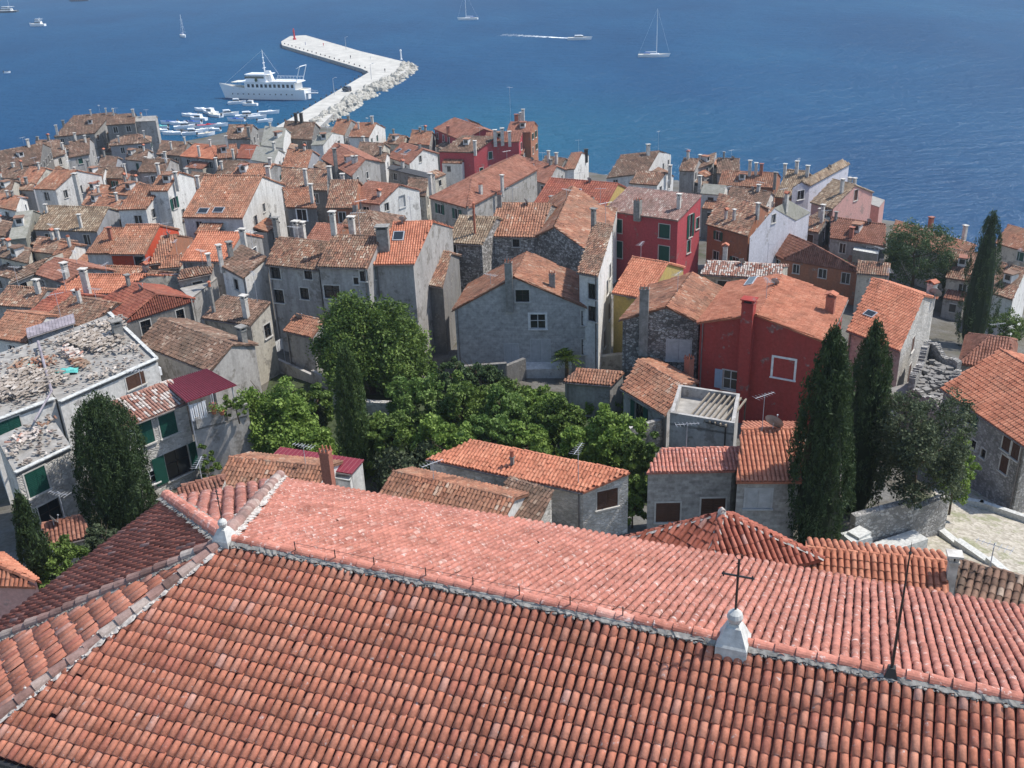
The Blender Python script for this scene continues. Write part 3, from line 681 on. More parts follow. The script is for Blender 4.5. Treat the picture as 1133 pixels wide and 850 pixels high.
def sea():
    m,nt,b=mat('sea_water',.16,.22); b.inputs['IOR'].default_value=1.33
    p=pos(nt,(1.,.55,1.)); n1=noise(nt,p,.012,4,.55); r=ramp(nt,[(.34,(.008,.052,.128)),(.54,(.010,.064,.148)),(.72,(.015,.080,.166))]); L(nt,n1,'Fac',r,'Fac')
    # shallower greener water off the breakwater
    g=N(nt,'ShaderNodeNewGeometry'); vd=N(nt,'ShaderNodeVectorMath',operation='DISTANCE'); L(nt,g,'Position',vd,0); vd.inputs[1].default_value=(-25,300,0)
    mr=N(nt,'ShaderNodeMapRange'); mr.inputs['From Min'].default_value=20; mr.inputs['From Max'].default_value=120; mr.inputs['To Min'].default_value=.65; mr.inputs['To Max'].default_value=0; L(nt,vd,'Value',mr,'Value')
    a=mix(nt,(mr,'Result'),(r,'Color'),(.012,.11,.17)); nt.links.new(a.outputs[2],b.inputs['Base Color'])
    p2=pos(nt,(1.,1.6,1.)); n2=noise(nt,p2,.55,5,.65); n3=noise(nt,p2,.09,4,.6); n4=noise(nt,pos(nt),.022,3,.5)
    s=N(nt,'ShaderNodeMath',operation='MULTIPLY_ADD'); L(nt,n3,'Fac',s,0); s.inputs[1].default_value=3.; L(nt,n2,'Fac',s,2)
    bump(nt,b,s,0,1.,.7)
    out=nt.nodes['Material Output']; df=N(nt,'ShaderNodeBsdfDiffuse'); nt.links.new(a.outputs[2],df.inputs['Color']); gl=N(nt,'ShaderNodeBsdfGlossy'); gl.inputs['Roughness'].default_value=.2; gl.inputs['Color'].default_value=(.8,.9,1,1)
    bp=[n_ for n_ in nt.nodes if n_.bl_idname=='ShaderNodeBump'][0]; nt.links.new(bp.outputs[0],df.inputs['Normal']); nt.links.new(bp.outputs[0],gl.inputs['Normal']); ms=N(nt,'ShaderNodeMixShader'); ms.inputs[0].default_value=.05; L(nt,df,0,ms,1); L(nt,gl,0,ms,2); L(nt,ms,0,out,'Surface')
    return m
mb=MB(); mb.mesh([(-4000,60,0),(4000,60,0),(4000,6000,0),(-4000,6000,0)],[(0,1,2,3)]); o=mb.build('sea',sea()); tag(o,'deep blue rippled sea beyond the old town','sea',kind='structure')
def Q(px,py,z=0.): return atz((px,py),z)
# wooded island whose dark reflection shows along the top of the picture
def island():
    mb=MB(); c=Q(810,-3); cx,cy=c[0]+15,c[1]+115; V=[];rings=[(1.,-1.),(.93,1.2),(.75,5.),(.45,9.),(.0,12)]; n=60
    for f,z in rings:
        for k in range(n):
            a=2*math.pi*k/n; w=1+.07*math.sin(3*a+1)+.05*math.sin(5*a)
            V.append((cx+190*f*w*math.cos(a),cy+95*f*w*math.sin(a),z))
    fs=[(j*n+k,j*n+(k+1)%n,(j+1)*n+(k+1)%n,(j+1)*n+k) for j in range(len(rings)-1) for k in range(n)]
    mb.mesh(V,fs); o=mb.build('island',MT['leaf_pine'],smooth=True); tag(o,'low wooded island beyond the channel','island',kind='structure')
    mb=MB(); K=26000; a=RNG.random(K)*2*math.pi; f=np.sqrt(RNG.random(K))*.97; w=1+.07*np.sin(3*a+1)+.05*np.sin(5*a)
    X=cx+190*f*w*np.cos(a); Y=cy+95*f*w*np.sin(a); Z=12*(1-f**2)+RNG.random(K)*13*(.6+.4*np.sin(X*.2)*np.cos(Y*.17))+1
    leaf_block(mb,np.stack([X,Y,Z],1),2.6); o=mb.build('island_wood',MT['leaf_pine']); tag(o,'dark pine wood covering the far island','wood',kind='stuff')
def leaf_block(mb,C,s,t=None,m=0,outw=None,asp=.6,vert=0.):
    K=len(C); a=RNG.normal(size=(K,3)); 
    if outw is not None: a=a+outw*1.2
    a/=np.linalg.norm(a,axis=1)[:,None]; b=np.cross(a,RNG.normal(size=(K,3))); b=b+np.array([0,0,vert])*(1 if not vert else RNG.random((K,1))); b/=np.linalg.norm(b,axis=1)[:,None]; c=np.cross(a,b)
    sz=s*(.45+1.1*RNG.random(K)**1.5)[:,None]
    V=np.stack([C-b*sz*.5,C+c*sz*.5*asp,C+b*sz*.5,C-c*sz*.5*asp],1).reshape(-1,3); Fc=np.arange(K*4).reshape(-1,4)
    mb.block(V,Fc,RNG.random(K) if t is None else t,m)
island()
# pier ---------------------------------------------------------------
zp=1.6
pier=empty('pier',Q(400,90,0),'L shaped white stone pier with a rock breakwater along its outer side','pier')
out=[(296,146),(408,80),(400,76),(312,50),(311,46),(321,40),(338,39),(400,57),(450,69),(453,73),(450,79),(420,93),(378,117),(352,142)]
P3=[Q(x,y,zp) for x,y in out]; n=len(P3)
mb=MB(); tri=tessellate_polygon([[Vector(p) for p in P3]])
for t_ in tri: mb.face([P3[i] for i in t_],0)
for i in range(n):
    a,b=P3[i],P3[(i+1)%n]; mb.face([a,b,b-[0,0,3.5],a-[0,0,3.5]],1)
mb.build('deck',[MT['concrete'],MT['cement']],pier,org=Q(400,90,0))
mb=MB()
for a,b in(((300,143),(406,80)),((404,75.5),(315,49))):
    A=Q(*a,zp);B=Q(*b,zp); k=int(np.linalg.norm(B-A)/7)
    for i in range(k+1):
        c=A+(B-A)*i/max(1,k); mb.lathe((c[0],c[1],zp),[(.3,0),(.2,.35),(.34,.45),(.3,.6)],8)
mb.build('mooring_posts',MT['iron'],pier,org=Q(400,90,0))
o=pier.children[-1]; o['kind']='stuff'
# boulders of the breakwater
mb=MB()
line=[(452,74),(446,83),(425,96),(400,109),(378,122),(352,140)]
L3=[Q(x,y,0) for x,y in line]
for i in range(420):
    f=RNG.random()*(len(L3)-1); j=int(f); c=L3[j]+(L3[j+1]-L3[j])*(f-j); d_=norm(XY(L3[j+1]-L3[j])); nrm=np.array([-d_[1],d_[0],0]); 
    if nrm@np.array([1,-.3,0])<0: nrm=-nrm
    u_=RNG.random()*6.5; s_=.8+RNG.random()*1.2; c=c+nrm*(u_-2.2); z_=1.7-u_*.38+RNG.normal(0,.25)
    bm=bmesh.new(); bmesh.ops.create_icosphere(bm,subdivisions=1,radius=1)
    V=np.array([v.co for v in bm.verts]); V*=RNG.uniform(.6,1.1,3)*s_; V+=RNG.normal(0,.13,V.shape); a=RNG.random()*6; ca,sa=math.cos(a),math.sin(a); V=V@np.array([[ca,sa,0],[-sa,ca,0],[0,0,1]])
    mb.mesh(V+c+[0,0,z_],[tuple(v.index for v in f_.verts) for f_ in bm.faces],0); bm.free()
o=mb.build('breakwater_rocks',MT['boulder'],pier,org=Q(400,90,0)); o['kind']='stuff'
bc=empty('harbour_beacon',Q(326,44,zp),'red harbour beacon on the tip of the pier','beacon'); mb=MB(); b0=Q(326,44,zp)
mb.lathe(b0,[(1.,0),(.9,.8),(.55,1.),(.45,4.5),(.8,4.6),(.8,4.8)],12); mb.build('tower',MT['redpaint'],bc,org=b0)
mb=MB(); mb.lathe(b0,[(.35,4.8),(.35,5.7),(.5,5.75),(.05,6.3)],10); mb.build('lantern',MT['redpaint'],bc,org=b0)
b0=Q(444,66,zp); mb=MB(); mb.lathe(b0,[(.6,0),(.5,.3),(.35,.5),(.3,3.8),(.5,3.9),(.45,4.4),(.1,4.7)],10); o=mb.build('signal_post',MT['hull'],org=b0); tag(o,'short white signal post at the elbow of the pier','signal post')
for i,(x,y,txt) in enumerate(((370,105,'lamp post on the pier nearest the ferry stern'),(411,88,'lamp post beside the inner corner of the pier'),(383,55,'lamp post halfway along the outer arm of the pier'))):
    b0=Q(x,y,zp); mb=MB(); mb.tube(b0,b0+[0,0,6.],.12,.07,8); mb.tube(b0+[0,0,6],b0+[.9,.3,6.4],.06,n=6); mb.box(tuple(b0+[1.1,.35,6.35]),(.35,.15,.08)); o=mb.build('street_lamp',MT['metal'],org=b0); tag(o,txt,'lamp post',group='lamp posts on the pier')
def van(b0,a):
    root=empty('parked_van',b0,'dark van parked on the pier by the boulders','van'); ax=np.array([math.cos(a),math.sin(a),0]); ay=np.array([-ax[1],ax[0],0])
    prof=[(-2.3,.35),(-2.3,1.3),(-2.1,1.95),(.9,2.),(1.5,1.3),(2.2,1.15),(2.35,.8),(2.35,.35)]
    mb=MB(); P=[b0+ax*x+ay*s*.88*(1 if z<1.3 else .88)+np.array([0,0,z]) for s in(-1,1) for x,z in prof]; n=len(prof)
    mb.mesh(P,[tuple(range(n))[::-1],tuple(range(n,2*n))]+[(i,(i+1)%n,n+(i+1)%n,n+i) for i in range(n)]); mb.build('body',MT['carpaint'],root,org=b0)
    mb=MB()
    for s in(-1,1): mb.face([b0+ax*x+ay*s*.86+np.array([0,0,z]) for x,z in((-2.,1.35),(1.25,1.35),(.8,1.85),(-1.95,1.85))])
    mb.build('side_window',MT['glass'],root,org=b0)
    for x in(-1.4,1.45):
        for s in(-1,1): 
            c=b0+ax*x+ay*s*.8+np.array([0,0,.35]); w=MB(); w.tube(c-ay*.12,c+ay*.12,.35,n=12); w.build('wheel',MT['rubber'],root,org=c)
van(Q(384,101,zp),2.2)
# people far away on the pier -----------------------------------------
def person(b0,cl,label,grp=None):
    root=empty('person',b0,label,'person',grp); bm=bmesh.new(); me=bpy.data.meshes.new('body')
    J=[(0,0,.95),(0,0,1.2),(0,0,1.42),(0,0,1.52),(0,.01,1.66),(.1,0,.9),(.12,.03,.5),(.13,-.02,.08),(.13,.1,.04),(-.1,0,.9),(-.12,-.05,.5),(-.14,-.12,.08),(-.14,0,.04),(.19,0,1.4),(.26,.02,1.12),(.27,.1,.86),(-.19,0,1.4),(-.26,-.02,1.12),(-.26,.05,.86)]
    E_=[(0,1),(1,2),(2,3),(3,4),(0,5),(5,6),(6,7),(7,8),(0,9),(9,10),(10,11),(11,12),(2,13),(13,14),(14,15),(2,16),(16,17),(17,18)]
    rr=[.15,.14,.16,.06,.11,.1,.07,.05,.04,.1,.07,.05,.04,.07,.05,.035,.07,.05,.035]
    me.from_pydata([tuple(b0[i]*0+j[i] for i in range(3)) for j in J],E_,[]); o=bpy.data.objects.new('body',me); COL.objects.link(o); o.parent=root
    sk=o.modifiers.new('skin','SKIN'); 
    if not me.skin_vertices: me.attributes.new('x','FLOAT','POINT')
    bmm=bmesh.new(); bmm.from_mesh(me); lay=bmm.verts.layers.skin.verify()
    for v,r_ in zip(bmm.verts,rr): v[lay].radius=(r_,r_); v[lay].use_root=(v.index==0)
    bmm.to_mesh(me); bmm.free(); o.modifiers.new('sub','SUBSURF').levels=1; o.modifiers['sub'].render_levels=1
    me.materials.append(MT[cl]); root.rotation_euler=(0,0,random.random()*6)
for i,(x,y,cl,tx) in enumerate(((338,50,'bluecover','person in dark clothes strolling near the red beacon'),(358,51,'redpaint','person in a red top on the outer arm of the pier'),(388,65,'iron','person in black on the outer arm near the bend'),(410,66,'cloth','person in white at the bend of the pier'),(426,80,'tar','person in grey near the elbow boulders'))):
    person(Q(x,y,zp),cl,tx,None)
# ------------------------------------------------------------------ boats
def hullmesh(mb,b0,ax,Lh,W,Hh,dr=.4,m=0,sheer=.35,stern=.75,m2=None,ns=12):
    ax=norm((ax[0],ax[1],0)); ay=np.array([-ax[1],ax[0],0]); P=[];
    for i in range(ns+1):
        s=i/ns; x=-Lh/2+Lh*s; w=W/2*(stern+(1-stern)*min(1,s*2.5))*(1-max(0,(s-.45)/.55)**2.2); w=max(w,.02)
        top=Hh*(1+sheer*max(0,(s-.4)/.6)**2+.06*(1-s)); over=max(0,(s-.75)/.25)*.06*Lh
        for sy in(-1,1): P.append(b0+ax*(x+over)+ay*sy*w+np.array([0,0,top]))
        for sy in(-1,1): P.append(b0+ax*x+ay*sy*w*.72+np.array([0,0,-dr]))
    fs=[]
    for i in range(ns):
        a=i*4; b=a+4
        fs+= [(a,b,b+2,a+2),(b+1,a+1,a+3,b+3)]
    fs+= [(0,2,3,1),(ns*4,ns*4+1,ns*4+3,ns*4+2)]
    mb.mesh(P,fs,m); dk=[(i*4,i*4+1,(i+1)*4+1,(i+1)*4) for i in range(ns)]
    off=np.array([0,0,-.12*Hh]); mb.mesh([q+off for q in P],dk,m2 if m2 is not None else m)
def yacht(px,py,a,Lh,label,mast=1.15,name='sailing_yacht'):
    b0=Q(px,py); root=empty(name,b0,label,'sailing yacht',None); ax=np.array([math.cos(a),math.sin(a),0]); ay=np.array([-ax[1],ax[0],0])
    mb=MB(); hullmesh(mb,b0,ax,Lh,Lh*.29,1.15,m2=1); mb.build('hull',[MT['hull'],MT['deck']],root,org=b0)
    mb=MB(); c=b0+ax*Lh*.03; mb.box(tuple(c+[0,0,1.25]),(Lh*.17,Lh*.08,.3),ax[:2],0,taper=.8); mb.build('cabin',MT['hull'],root,org=b0)
    mb=MB(); c=b0-ax*Lh*.22; mb.box(tuple(c+[0,0,1.9]),(Lh*.09,Lh*.09,.06),ax[:2],0); 
    for sx in(-1,1):
        for sy in(-1,1): q=c+ax*sx*Lh*.08+ay*sy*Lh*.08; mb.tube(q+[0,0,.9],q+[0,0,1.9],.03,n=4)
    mb.build('sprayhood',MT['bluecover'],root,org=b0)
    mb=MB(); mt_=b0+ax*Lh*.1; mb.tube(mt_+[0,0,1],mt_+[0,0,Lh*mast],.1,.06,6); mb.tube(mt_+[0,0,2.3],mt_-ax*Lh*.36+[0,0,2.2],.16,n=6)
    for z_ in(.45,.75): mb.tube(mt_+ay*.9+[0,0,Lh*mast*z_],mt_-ay*.9+[0,0,Lh*mast*z_],.04,n=4)
    tp=mt_+[0,0,Lh*mast]
    for q in(b0+ax*Lh*.53+[0,0,1.5],b0-ax*Lh*.5+[0,0,1.2],mt_+ay*Lh*.14+[0,0,1.1],mt_-ay*Lh*.14+[0,0,1.1]): mb.tube(tp,q,.02,n=3)
    mb.build('mast',MT['hull'],root,org=b0)
yacht(723,63,-.25,14,'white sailing yacht with a tall mast on open water at the top centre right',1.5)
yacht(518,22,2.95,13.5,'white sailing yacht cut by the top edge left of the speedboat wake',1.3)
yacht(203,41,-1.1,11,'small white sailing boat seen stern on above the ferry',1.25)
def motorboat(px,py,a,Lh,label,cat='motorboat',fly=True,cover=None,grp=None,name='motor_boat',rest=None):
    b0=Q(px,py); root=empty(name,b0,label,cat,grp); ax=np.array([math.cos(a),math.sin(a),0]); hh=.55+Lh*.05
    mb=MB(); hullmesh(mb,b0,ax,Lh,Lh*.34,hh,m2=1); mb.build('hull',[MT['hull'],MT[cover or 'deck']],root,org=b0)
    mb=MB()
    if fly:
        mb.box(tuple(b0-ax*Lh*.02+[0,0,hh+.45]),(Lh*.2,Lh*.12,.5),ax[:2],0,taper=.82); mb.box(tuple(b0-ax*Lh*.05+[0,0,hh+1.05]),(Lh*.15,Lh*.11,.1),ax[:2],0); mb.build('cabin',MT['hull'],root,org=b0)
        mb=MB(); mb.box(tuple(b0+ax*Lh*.0+[0,0,hh+.55]),(Lh*.185,Lh*.124,.17),ax[:2],0); mb.build('windscreen',MT['glass'],root,org=b0)
    else:
        mb.box(tuple(b0+ax*Lh*.08+[0,0,hh+.12]),(Lh*.13,Lh*.1,.2),ax[:2],0,taper=.7); mb.build('console',MT[cover or 'hull'],root,org=b0)
        mb=MB(); mb.box(tuple(b0-ax*Lh*.5+[0,0,hh+.1]),(.25,.2,.45),ax[:2],0); mb.build('outboard_motor',MT['iron'],root,org=b0)
    return root
motorboat(641,44,-.15,12.5,'white speedboat running right with a foaming wake','speedboat')
# wake
mb=MB(); a0=Q(632,42.6,.06); a1=Q(555,38.4,.06); n_=60; d_=norm(XY(a1-a0)); nn_=np.array([-d_[1],d_[0],0])
for s,wid,ph in((0,1.1,0.),(1,.55,2.),(-1,.55,4.)):
    L_=[];
    for i in range(n_+1):
        f=i/n_; c=a0+(a1-a0)*f+nn_*s*(.5+f*4.)+np.array([0,0,.05+.01*s]); w=wid*(.5+.5*RNG.random()+.35*math.sin(i*.9+ph))*(1.1-f)**.8*(1.2 if f>.04 else .5); L_.append((c-nn_*w,c+nn_*w))
    for i in range(n_):
        if f and s!=0 and RNG.random()<.12+.3*i/n_: continue
        mb.face([L_[i][0],L_[i+1][0],L_[i+1][1],L_[i][1]])
o=mb.build('wake',MT['foam']); tag(o,'white foam trail behind the running speedboat','wake',kind='stuff')
# trawler-like boat and other craft in the upper left
def workboat(px,py,a,Lh,label,hullm='hull',name='work_boat'):
    b0=Q(px,py); root=empty(name,b0,label,'boat'); ax=np.array([math.cos(a),math.sin(a),0]); hh=1.5
    mb=MB(); hullmesh(mb,b0,ax,Lh,Lh*.3,hh,m2=1,sheer=.6); mb.build('hull',[MT[hullm],MT['deck']],root,org=b0)
    mb=MB(); mb.box(tuple(b0-ax*Lh*.08+[0,0,hh+1]),(Lh*.2,Lh*.1,1.1),ax[:2],0,taper=.9); mb.box(tuple(b0-ax*Lh*.04+[0,0,hh+2.9]),(Lh*.12,Lh*.085,.75),ax[:2],0); mb.build('wheelhouse',MT['hull'],root,org=b0)
    mb=MB(); mb.box(tuple(b0-ax*Lh*.06+[0,0,hh+1.3]),(Lh*.2,Lh*.103,.3),ax[:2],0); mb.box(tuple(b0-ax*Lh*.03+[0,0,hh+3.]),(Lh*.122,Lh*.088,.25),ax[:2],0); mb.build('side_window',MT['glass'],root,org=b0)
    mb=MB(); c=b0-ax*Lh*.2; mb.tube(c+[0,0,1],c+[0,0,Lh*.5],.1,.05); mb.box(tuple(c-ax*Lh*.06+[0,0,hh+3.5]),(Lh*.1,Lh*.09,.06),ax[:2],0); mb.build('mast',MT['hull'],root,org=b0)
workboat(42,29,2.9,13,'white two decked motor cruiser near the upper left corner')
workboat(6,14,3.05,24,'dark hulled boat cut by the upper left corner','hulldark')
workboat(88,1.5,3.1,20,'dark hull just touching the top edge at the left','hulldark')
motorboat(8,81,.4,3.,'tiny dark dinghy alone on the water at the left edge','dinghy',fly=False,cover='tar',name='dinghy')
# excursion ferry
def ferry():
    global FERRY
    b0=Q(301,112); bow=Q(243,108); stern=Q(349,110); d=bow-stern; d[2]=0; Lh=float(np.linalg.norm(d)); ax=norm(d); ay=np.array([-ax[1],ax[0],0]); b0=(bow+stern)/2; b0[2]=0
    root=FERRY=empty('excursion_ship',b0,'white two decked excursion ship moored beside the pier','ship')
    mb=MB(); hullmesh(mb,b0,ax,Lh,8.,3.,.8,m2=1,sheer=.55,stern=.8,ns=20); mb.build('hull',[MT['hull'],MT['deck']],root,org=b0)
    for i in range(12):
        for s in(-1,1): c=b0+ax*(-Lh*.36+i*Lh*.065)+ay*s*3.58+[0,0,1.7]; mb=MB(); mb.box(tuple(c),(.25,.04,.2),ax[:2]); mb.build('porthole',MT['tar'],root,org=c)
    W=3.7
    mb=MB(); mb.box(tuple(b0-ax*Lh*.1+[0,0,4.1]),(Lh*.3,W*.9,1.15),ax[:2],0); mb.box(tuple(b0-ax*Lh*.08+[0,0,5.35]),(Lh*.36,W*1.02,.1),ax[:2],0); mb.build('main_deckhouse',MT['hull'],root,org=b0)
    for i in range(11):
        for s in(-1,1): c=b0+ax*(-Lh*.37+i*Lh*.052)+ay*s*(W*.9+.02)+[0,0,4.25]; mb=MB(); mb.box(tuple(c),(.62,.03,.5),ax[:2]); mb.build('deck_window',MT['glass'],root,org=c)
    mb=MB(); mb.box(tuple(b0+ax*Lh*.235+[0,0,5.2]),(Lh*.13,W*.85,.07),ax[:2],0)
    for i in range(4):
        for s in(-1,1): c=b0+ax*(Lh*.12+i*Lh*.075)+ay*s*W*.8; mb.tube(c+[0,0,2.9],c+[0,0,5.2],.05,n=4)
    mb.build('fore_awning',MT['creamcover'],root,org=b0)
    mb=MB(); P=[]; mb.box(tuple(b0+ax*Lh*.06+[0,0,6.5]),(Lh*.125,W*.85,1.05),ax[:2],0,taper=.85); mb.box(tuple(b0+ax*Lh*.045+[0,0,7.65]),(Lh*.14,W*.9,.1),ax[:2],0); mb.build('bridge',MT['hull'],root,org=b0)
    mb=MB(); mb.box(tuple(b0+ax*Lh*.075+[0,0,6.8]),(Lh*.118,W*.8,.32),ax[:2],0,taper=.96); mb.build('bridge_window',MT['glass'],root,org=b0)
    mb=MB(); mb.box(tuple(b0-ax*Lh*.06+[0,0,6.9]),(2.4,1.2,1.7),ax[:2],0,taper=.45); mb.build('funnel',MT['hull'],root,org=b0)
    mb=MB(); c=b0-ax*Lh*.02; mb.tube(c+[0,0,7.5],c+[0,0,15],.32,.1,8)
    for z_,l_ in((9.5,1.3),(11,1.),(12.6,.7)): mb.tube(c+ay*l_+[0,0,z_],c-ay*l_+[0,0,z_],.1,n=5)
    mb.tube(c+[0,0,14.8],c-ax*7+[0,0,7.6],.03,n=3); mb.tube(c+[0,0,14.8],b0+ax*Lh*.5+[0,0,4.2],.03,n=3); mb.build('mast',MT['hull'],root,org=b0)
    mb=MB(); c=b0-ax*Lh*.27; mb.box(tuple(c+[0,0,5.6]),(Lh*.16,W*.95,.08),ax[:2],0)
    for i in range(9):
        for s in(-1,1): q=c+ax*(i-4)*Lh*.038+ay*s*W*.9; mb.tube(q+[0,0,5.6],q+[0,0,6.7],.04,n=4)
    for s in(-1,1): mb.tube(c-ax*Lh*.155+ay*s*W*.9+[0,0,6.7],c+ax*Lh*.155+ay*s*W*.9+[0,0,6.7],.05,n=4)
    mb.build('upper_deck',MT['hull'],root,org=b0)
    mb=MB()
    for s in(-1,1):
        q=b0-ax*Lh*.42+ay*s*W*.8; mb.tube(q+[0,0,5.4],q-ax*2.6+[0,0,10.2],.16,n=6); 
    mb.tube(b0-ax*(Lh*.42+2.6)+ay*W*.8+[0,0,10.2],b0-ax*(Lh*.42+2.6)-ay*W*.8+[0,0,10.2],.14,n=6); mb.tube(b0-ax*(Lh*.42+2.6)+[0,0,10.2],b0-ax*(Lh*.42-1)+[0,0,9.3],.14,n=6); mb.build('stern_davit',MT['hull'],root,org=b0)
    mb=MB(); q=b0-ax*Lh*.5; mb.box(tuple(q-ax*2.2+[0,0,1.9]),(2.6,1.1,.12),(ax+ay*.3)[:2],0)
    for s in(-1,1): mb.tube(q+ay*s+[0,0,2.9],q-ax*4.6+ay*s+[0,0,2.5],.05,n=4)
    mb.build('gangway',MT['metal'],root,org=b0)
    mb=MB()
    for i in range(5):
        q=b0+ax*(Lh*.02+i*1.1)+ay*RNG.normal(0,1.4)+[0,0,5.6]; mb.lathe(q,[(.35,0),(.6,.4),(.45,.9),(.1,1.2)],7)
    mb.build('potted_plants',MT['leaf_pine'],root,org=b0)
ferry()
FERRY.scale=(.86,.86,1.22)
# small boats moored in the basin
sb=[(262,118,.2,7,1,'hull','white cabin boat moored nearest the ferry bow'),(277,120,2.9,6.5,1,'creamcover','cream boat moored under the ferry side'),(225,126,2.7,8,0,'hull','white covered boat at the outer end of the moored rows'),(233,129,2.5,8,1,'hull','white cabin boat second from the outer end of the moored rows'),(238,132,2.4,9,0,'creamcover','cream decked boat beside the second outer cabin boat'),(211,132,2.8,7.5,0,'hull','white boat at the left of the outer row'),(220,136,2.7,7.5,1,'hull','white cabin boat behind the left outer boat'),(214,140,2.9,7,0,'bluecover','pale blue covered boat in the middle row'),(188,140,3.,6.5,0,'bluecover','small white boat at the left of the middle row'),(198,141,3.,6.5,0,'hull','white dinghy in the middle row left of the blue cover'),(205,145,.3,8,1,'hull','large white boat in the centre of the moored rows'),(229,144,.1,7.5,0,'redpaint','white boat with a red cover'),(241,143,.1,7,0,'hull','white boat right of the red covered boat'),(178,145,3.,6,0,'turquoise','small boat with a green inside at the left end'),(178,149,3.,6,0,'hull','white boat in front of the green inside boat'),(191,152,3.05,7,0,'hull','white boat nearest the shore at the left'),(213,152,.2,7,1,'hull','white cabin boat nearest the shore in the middle'),(222,149,.2,6.5,0,'hull','white open boat behind the nearest cabin boat'),(228,153,.5,6,0,'deck','small wooden decked boat near the quay'),(252,131,.3,8,1,'creamcover','cream cabin boat between the ferry and the quay roofs'),(274,133,.2,9,1,'hull','long white cabin boat by the quay roofs'),(284,134,.1,7,0,'hull','white open boat right of the long cabin boat'),(297,129,.05,8,0,'hull','white open boat alone between ferry and pier'),(262,137,2.9,7,0,'bluecover','boat with a blue cover by the quay roofs'),(293,138,.3,5.5,0,'hull','tiny white boat against the pier root'),(203,150,2.7,6,0,'tar','dark small boat among the white ones'),(236,148,2.9,6,0,'hull','white boat touching the shore roofs at the right')]
for x,y,a,Lh,cab,cov,lab in sb: motorboat(x,y-3,a,Lh*.92,lab,'boat',fly=bool(cab),cover=cov,grp='small boats moored in the basin',name='moored_boat')
# ------------------------------------------------------------------ church in the foreground
th_=R(21.6); CN=np.array([math.sin(th_),math.cos(th_),0]); CE=np.array([math.cos(th_),-math.sin(th_),0]); ZR=46.; PI_=.43
P0=atz((250,600),ZR); dR=P0@CN
def onS1(px,py):
    d=ray(px,py); t=(ZR-PI_*dR-CH)/(d[2]-PI_*(d@CN)); return CAM+d*t
def ridge_at(px):   # point of the ridge line seen at picture column px
    lo,hi=0,60
    for _ in range(40):
        m=(lo+hi)/2
        if proj(P0+CE*m)[0]<px: lo=m
        else: hi=m
    return P0+CE*lo
REND=P0+CE*34.
ze=42.1
w0=5.75
E_near=lambda q: q-CN*w0-np.array([0,0,w0*PI_])     # near eave below a ridge point
S5L=atz((310,530),ze); E1=atz((185,553),ze); 
d5=(S5L@CN)-dR
farE=lambda q: q+CN*d5+np.array([0,0,ze-ZR])
E2=E1+norm(XY(atz((0,690),ze)-E1))*9.0; E2[2]=ze
L1=onS1(0,795); 
# L1 hip carried on to the near eave
dl=L1-P0; tt=(w0)/(-(dl@CN)); E3=P0+dl*tt
church=empty('church',tuple((P0+REND)/2*[1,1,0]+np.array([0,0,26.])),'salmon tiled church roof with small stone crosses filling the foreground','church')
org=P0.copy()
# near slope
mb=MB(); dn1=norm(-CN-np.array([0,0,PI_])); polyS1=[E3,E_near(REND),REND,P0]
# lower edge of S1 is level only along the ridge direction: clip E3 onto the eave plane
slab(mb,polyS1,.18,1,.2); tiles(mb,[p+np.array([0,0,.0]) for p in polyS1],CE,dn1,sp=.205,ln=.345,seg=6,amp=.082,rim=True,margin=0.,jit=.55)
mb.build('near_roof_slope',[MT.roof('church'),MT['pantile_under']],church,org)
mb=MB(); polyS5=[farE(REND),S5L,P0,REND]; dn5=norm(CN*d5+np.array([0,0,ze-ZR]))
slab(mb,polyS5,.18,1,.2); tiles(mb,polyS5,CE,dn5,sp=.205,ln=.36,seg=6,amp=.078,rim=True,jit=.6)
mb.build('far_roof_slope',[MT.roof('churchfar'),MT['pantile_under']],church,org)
def facet(a,b,name,m,sp=.25,amp=.09):
    mb=MB(); ee=norm(b-a); nn=norm(np.cross(ee,P0-(a+b)/2)); nn=nn if nn[2]>0 else -nn; dn=norm(np.cross(ee,nn)); dn=-dn if dn[2]>0 else dn
    slab(mb,[a,b,P0],.18,1,.2); tiles(mb,[a,b,P0],ee,dn,sp=sp,ln=.46,seg=6,amp=amp,rim=True)
    mb.build(name,[MT.roof(m),MT['pantile_under']],church,org)
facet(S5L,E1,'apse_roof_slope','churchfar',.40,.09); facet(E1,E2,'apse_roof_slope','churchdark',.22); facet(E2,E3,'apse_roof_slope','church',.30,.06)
up3=np.array([0,0,1.])
# ridge tiles with ragged mortar
mb=MB(); ridge_tiles(mb,P0+CN*.05+up3*.12,REND+CN*.05+up3*.12,r=.135,ln=.42,m=0,seg=8,jit=.004)
ragged(mb,P0,REND,.13,.0,.07,.10,1)
lumps(mb,[P0+CE*(.2+i*.055)-CN*(.12+abs(RNG.normal(0,.03)))+up3*(.03+RNG.normal(0,.015)) for i in range(int(34/.055))],.05,1)
mb.build('ridge_cap',[MT.roof('churchfar'),MT['greymortar']],church,org)
def hip(a,b,mort,r,name='hip_cap',cap='church',lift=.0,wd=.13):
    u1=up3*(.11+lift); mb=MB(); ridge_tiles(mb,a+u1,b+u1,r=r,ln=.42,m=0,seg=6,jit=.012); d=b-a; l=np.linalg.norm(d); s_=norm(np.cross(d,up3)); n=int(l/.045)
    ragged(mb,a,b,r,.02,wd,.085+lift,1)
    lumps(mb,[a+d*(i+RNG.random())/n+s_*sg*(r+.01+abs(RNG.normal(0,.035)))+up3*(lift+RNG.normal(.055,.02)) for i in range(0,n,2) for sg in(-1,1)],.04,1)
    mb.build(name,[MT.roof(cap),MT[mort]],church,org)
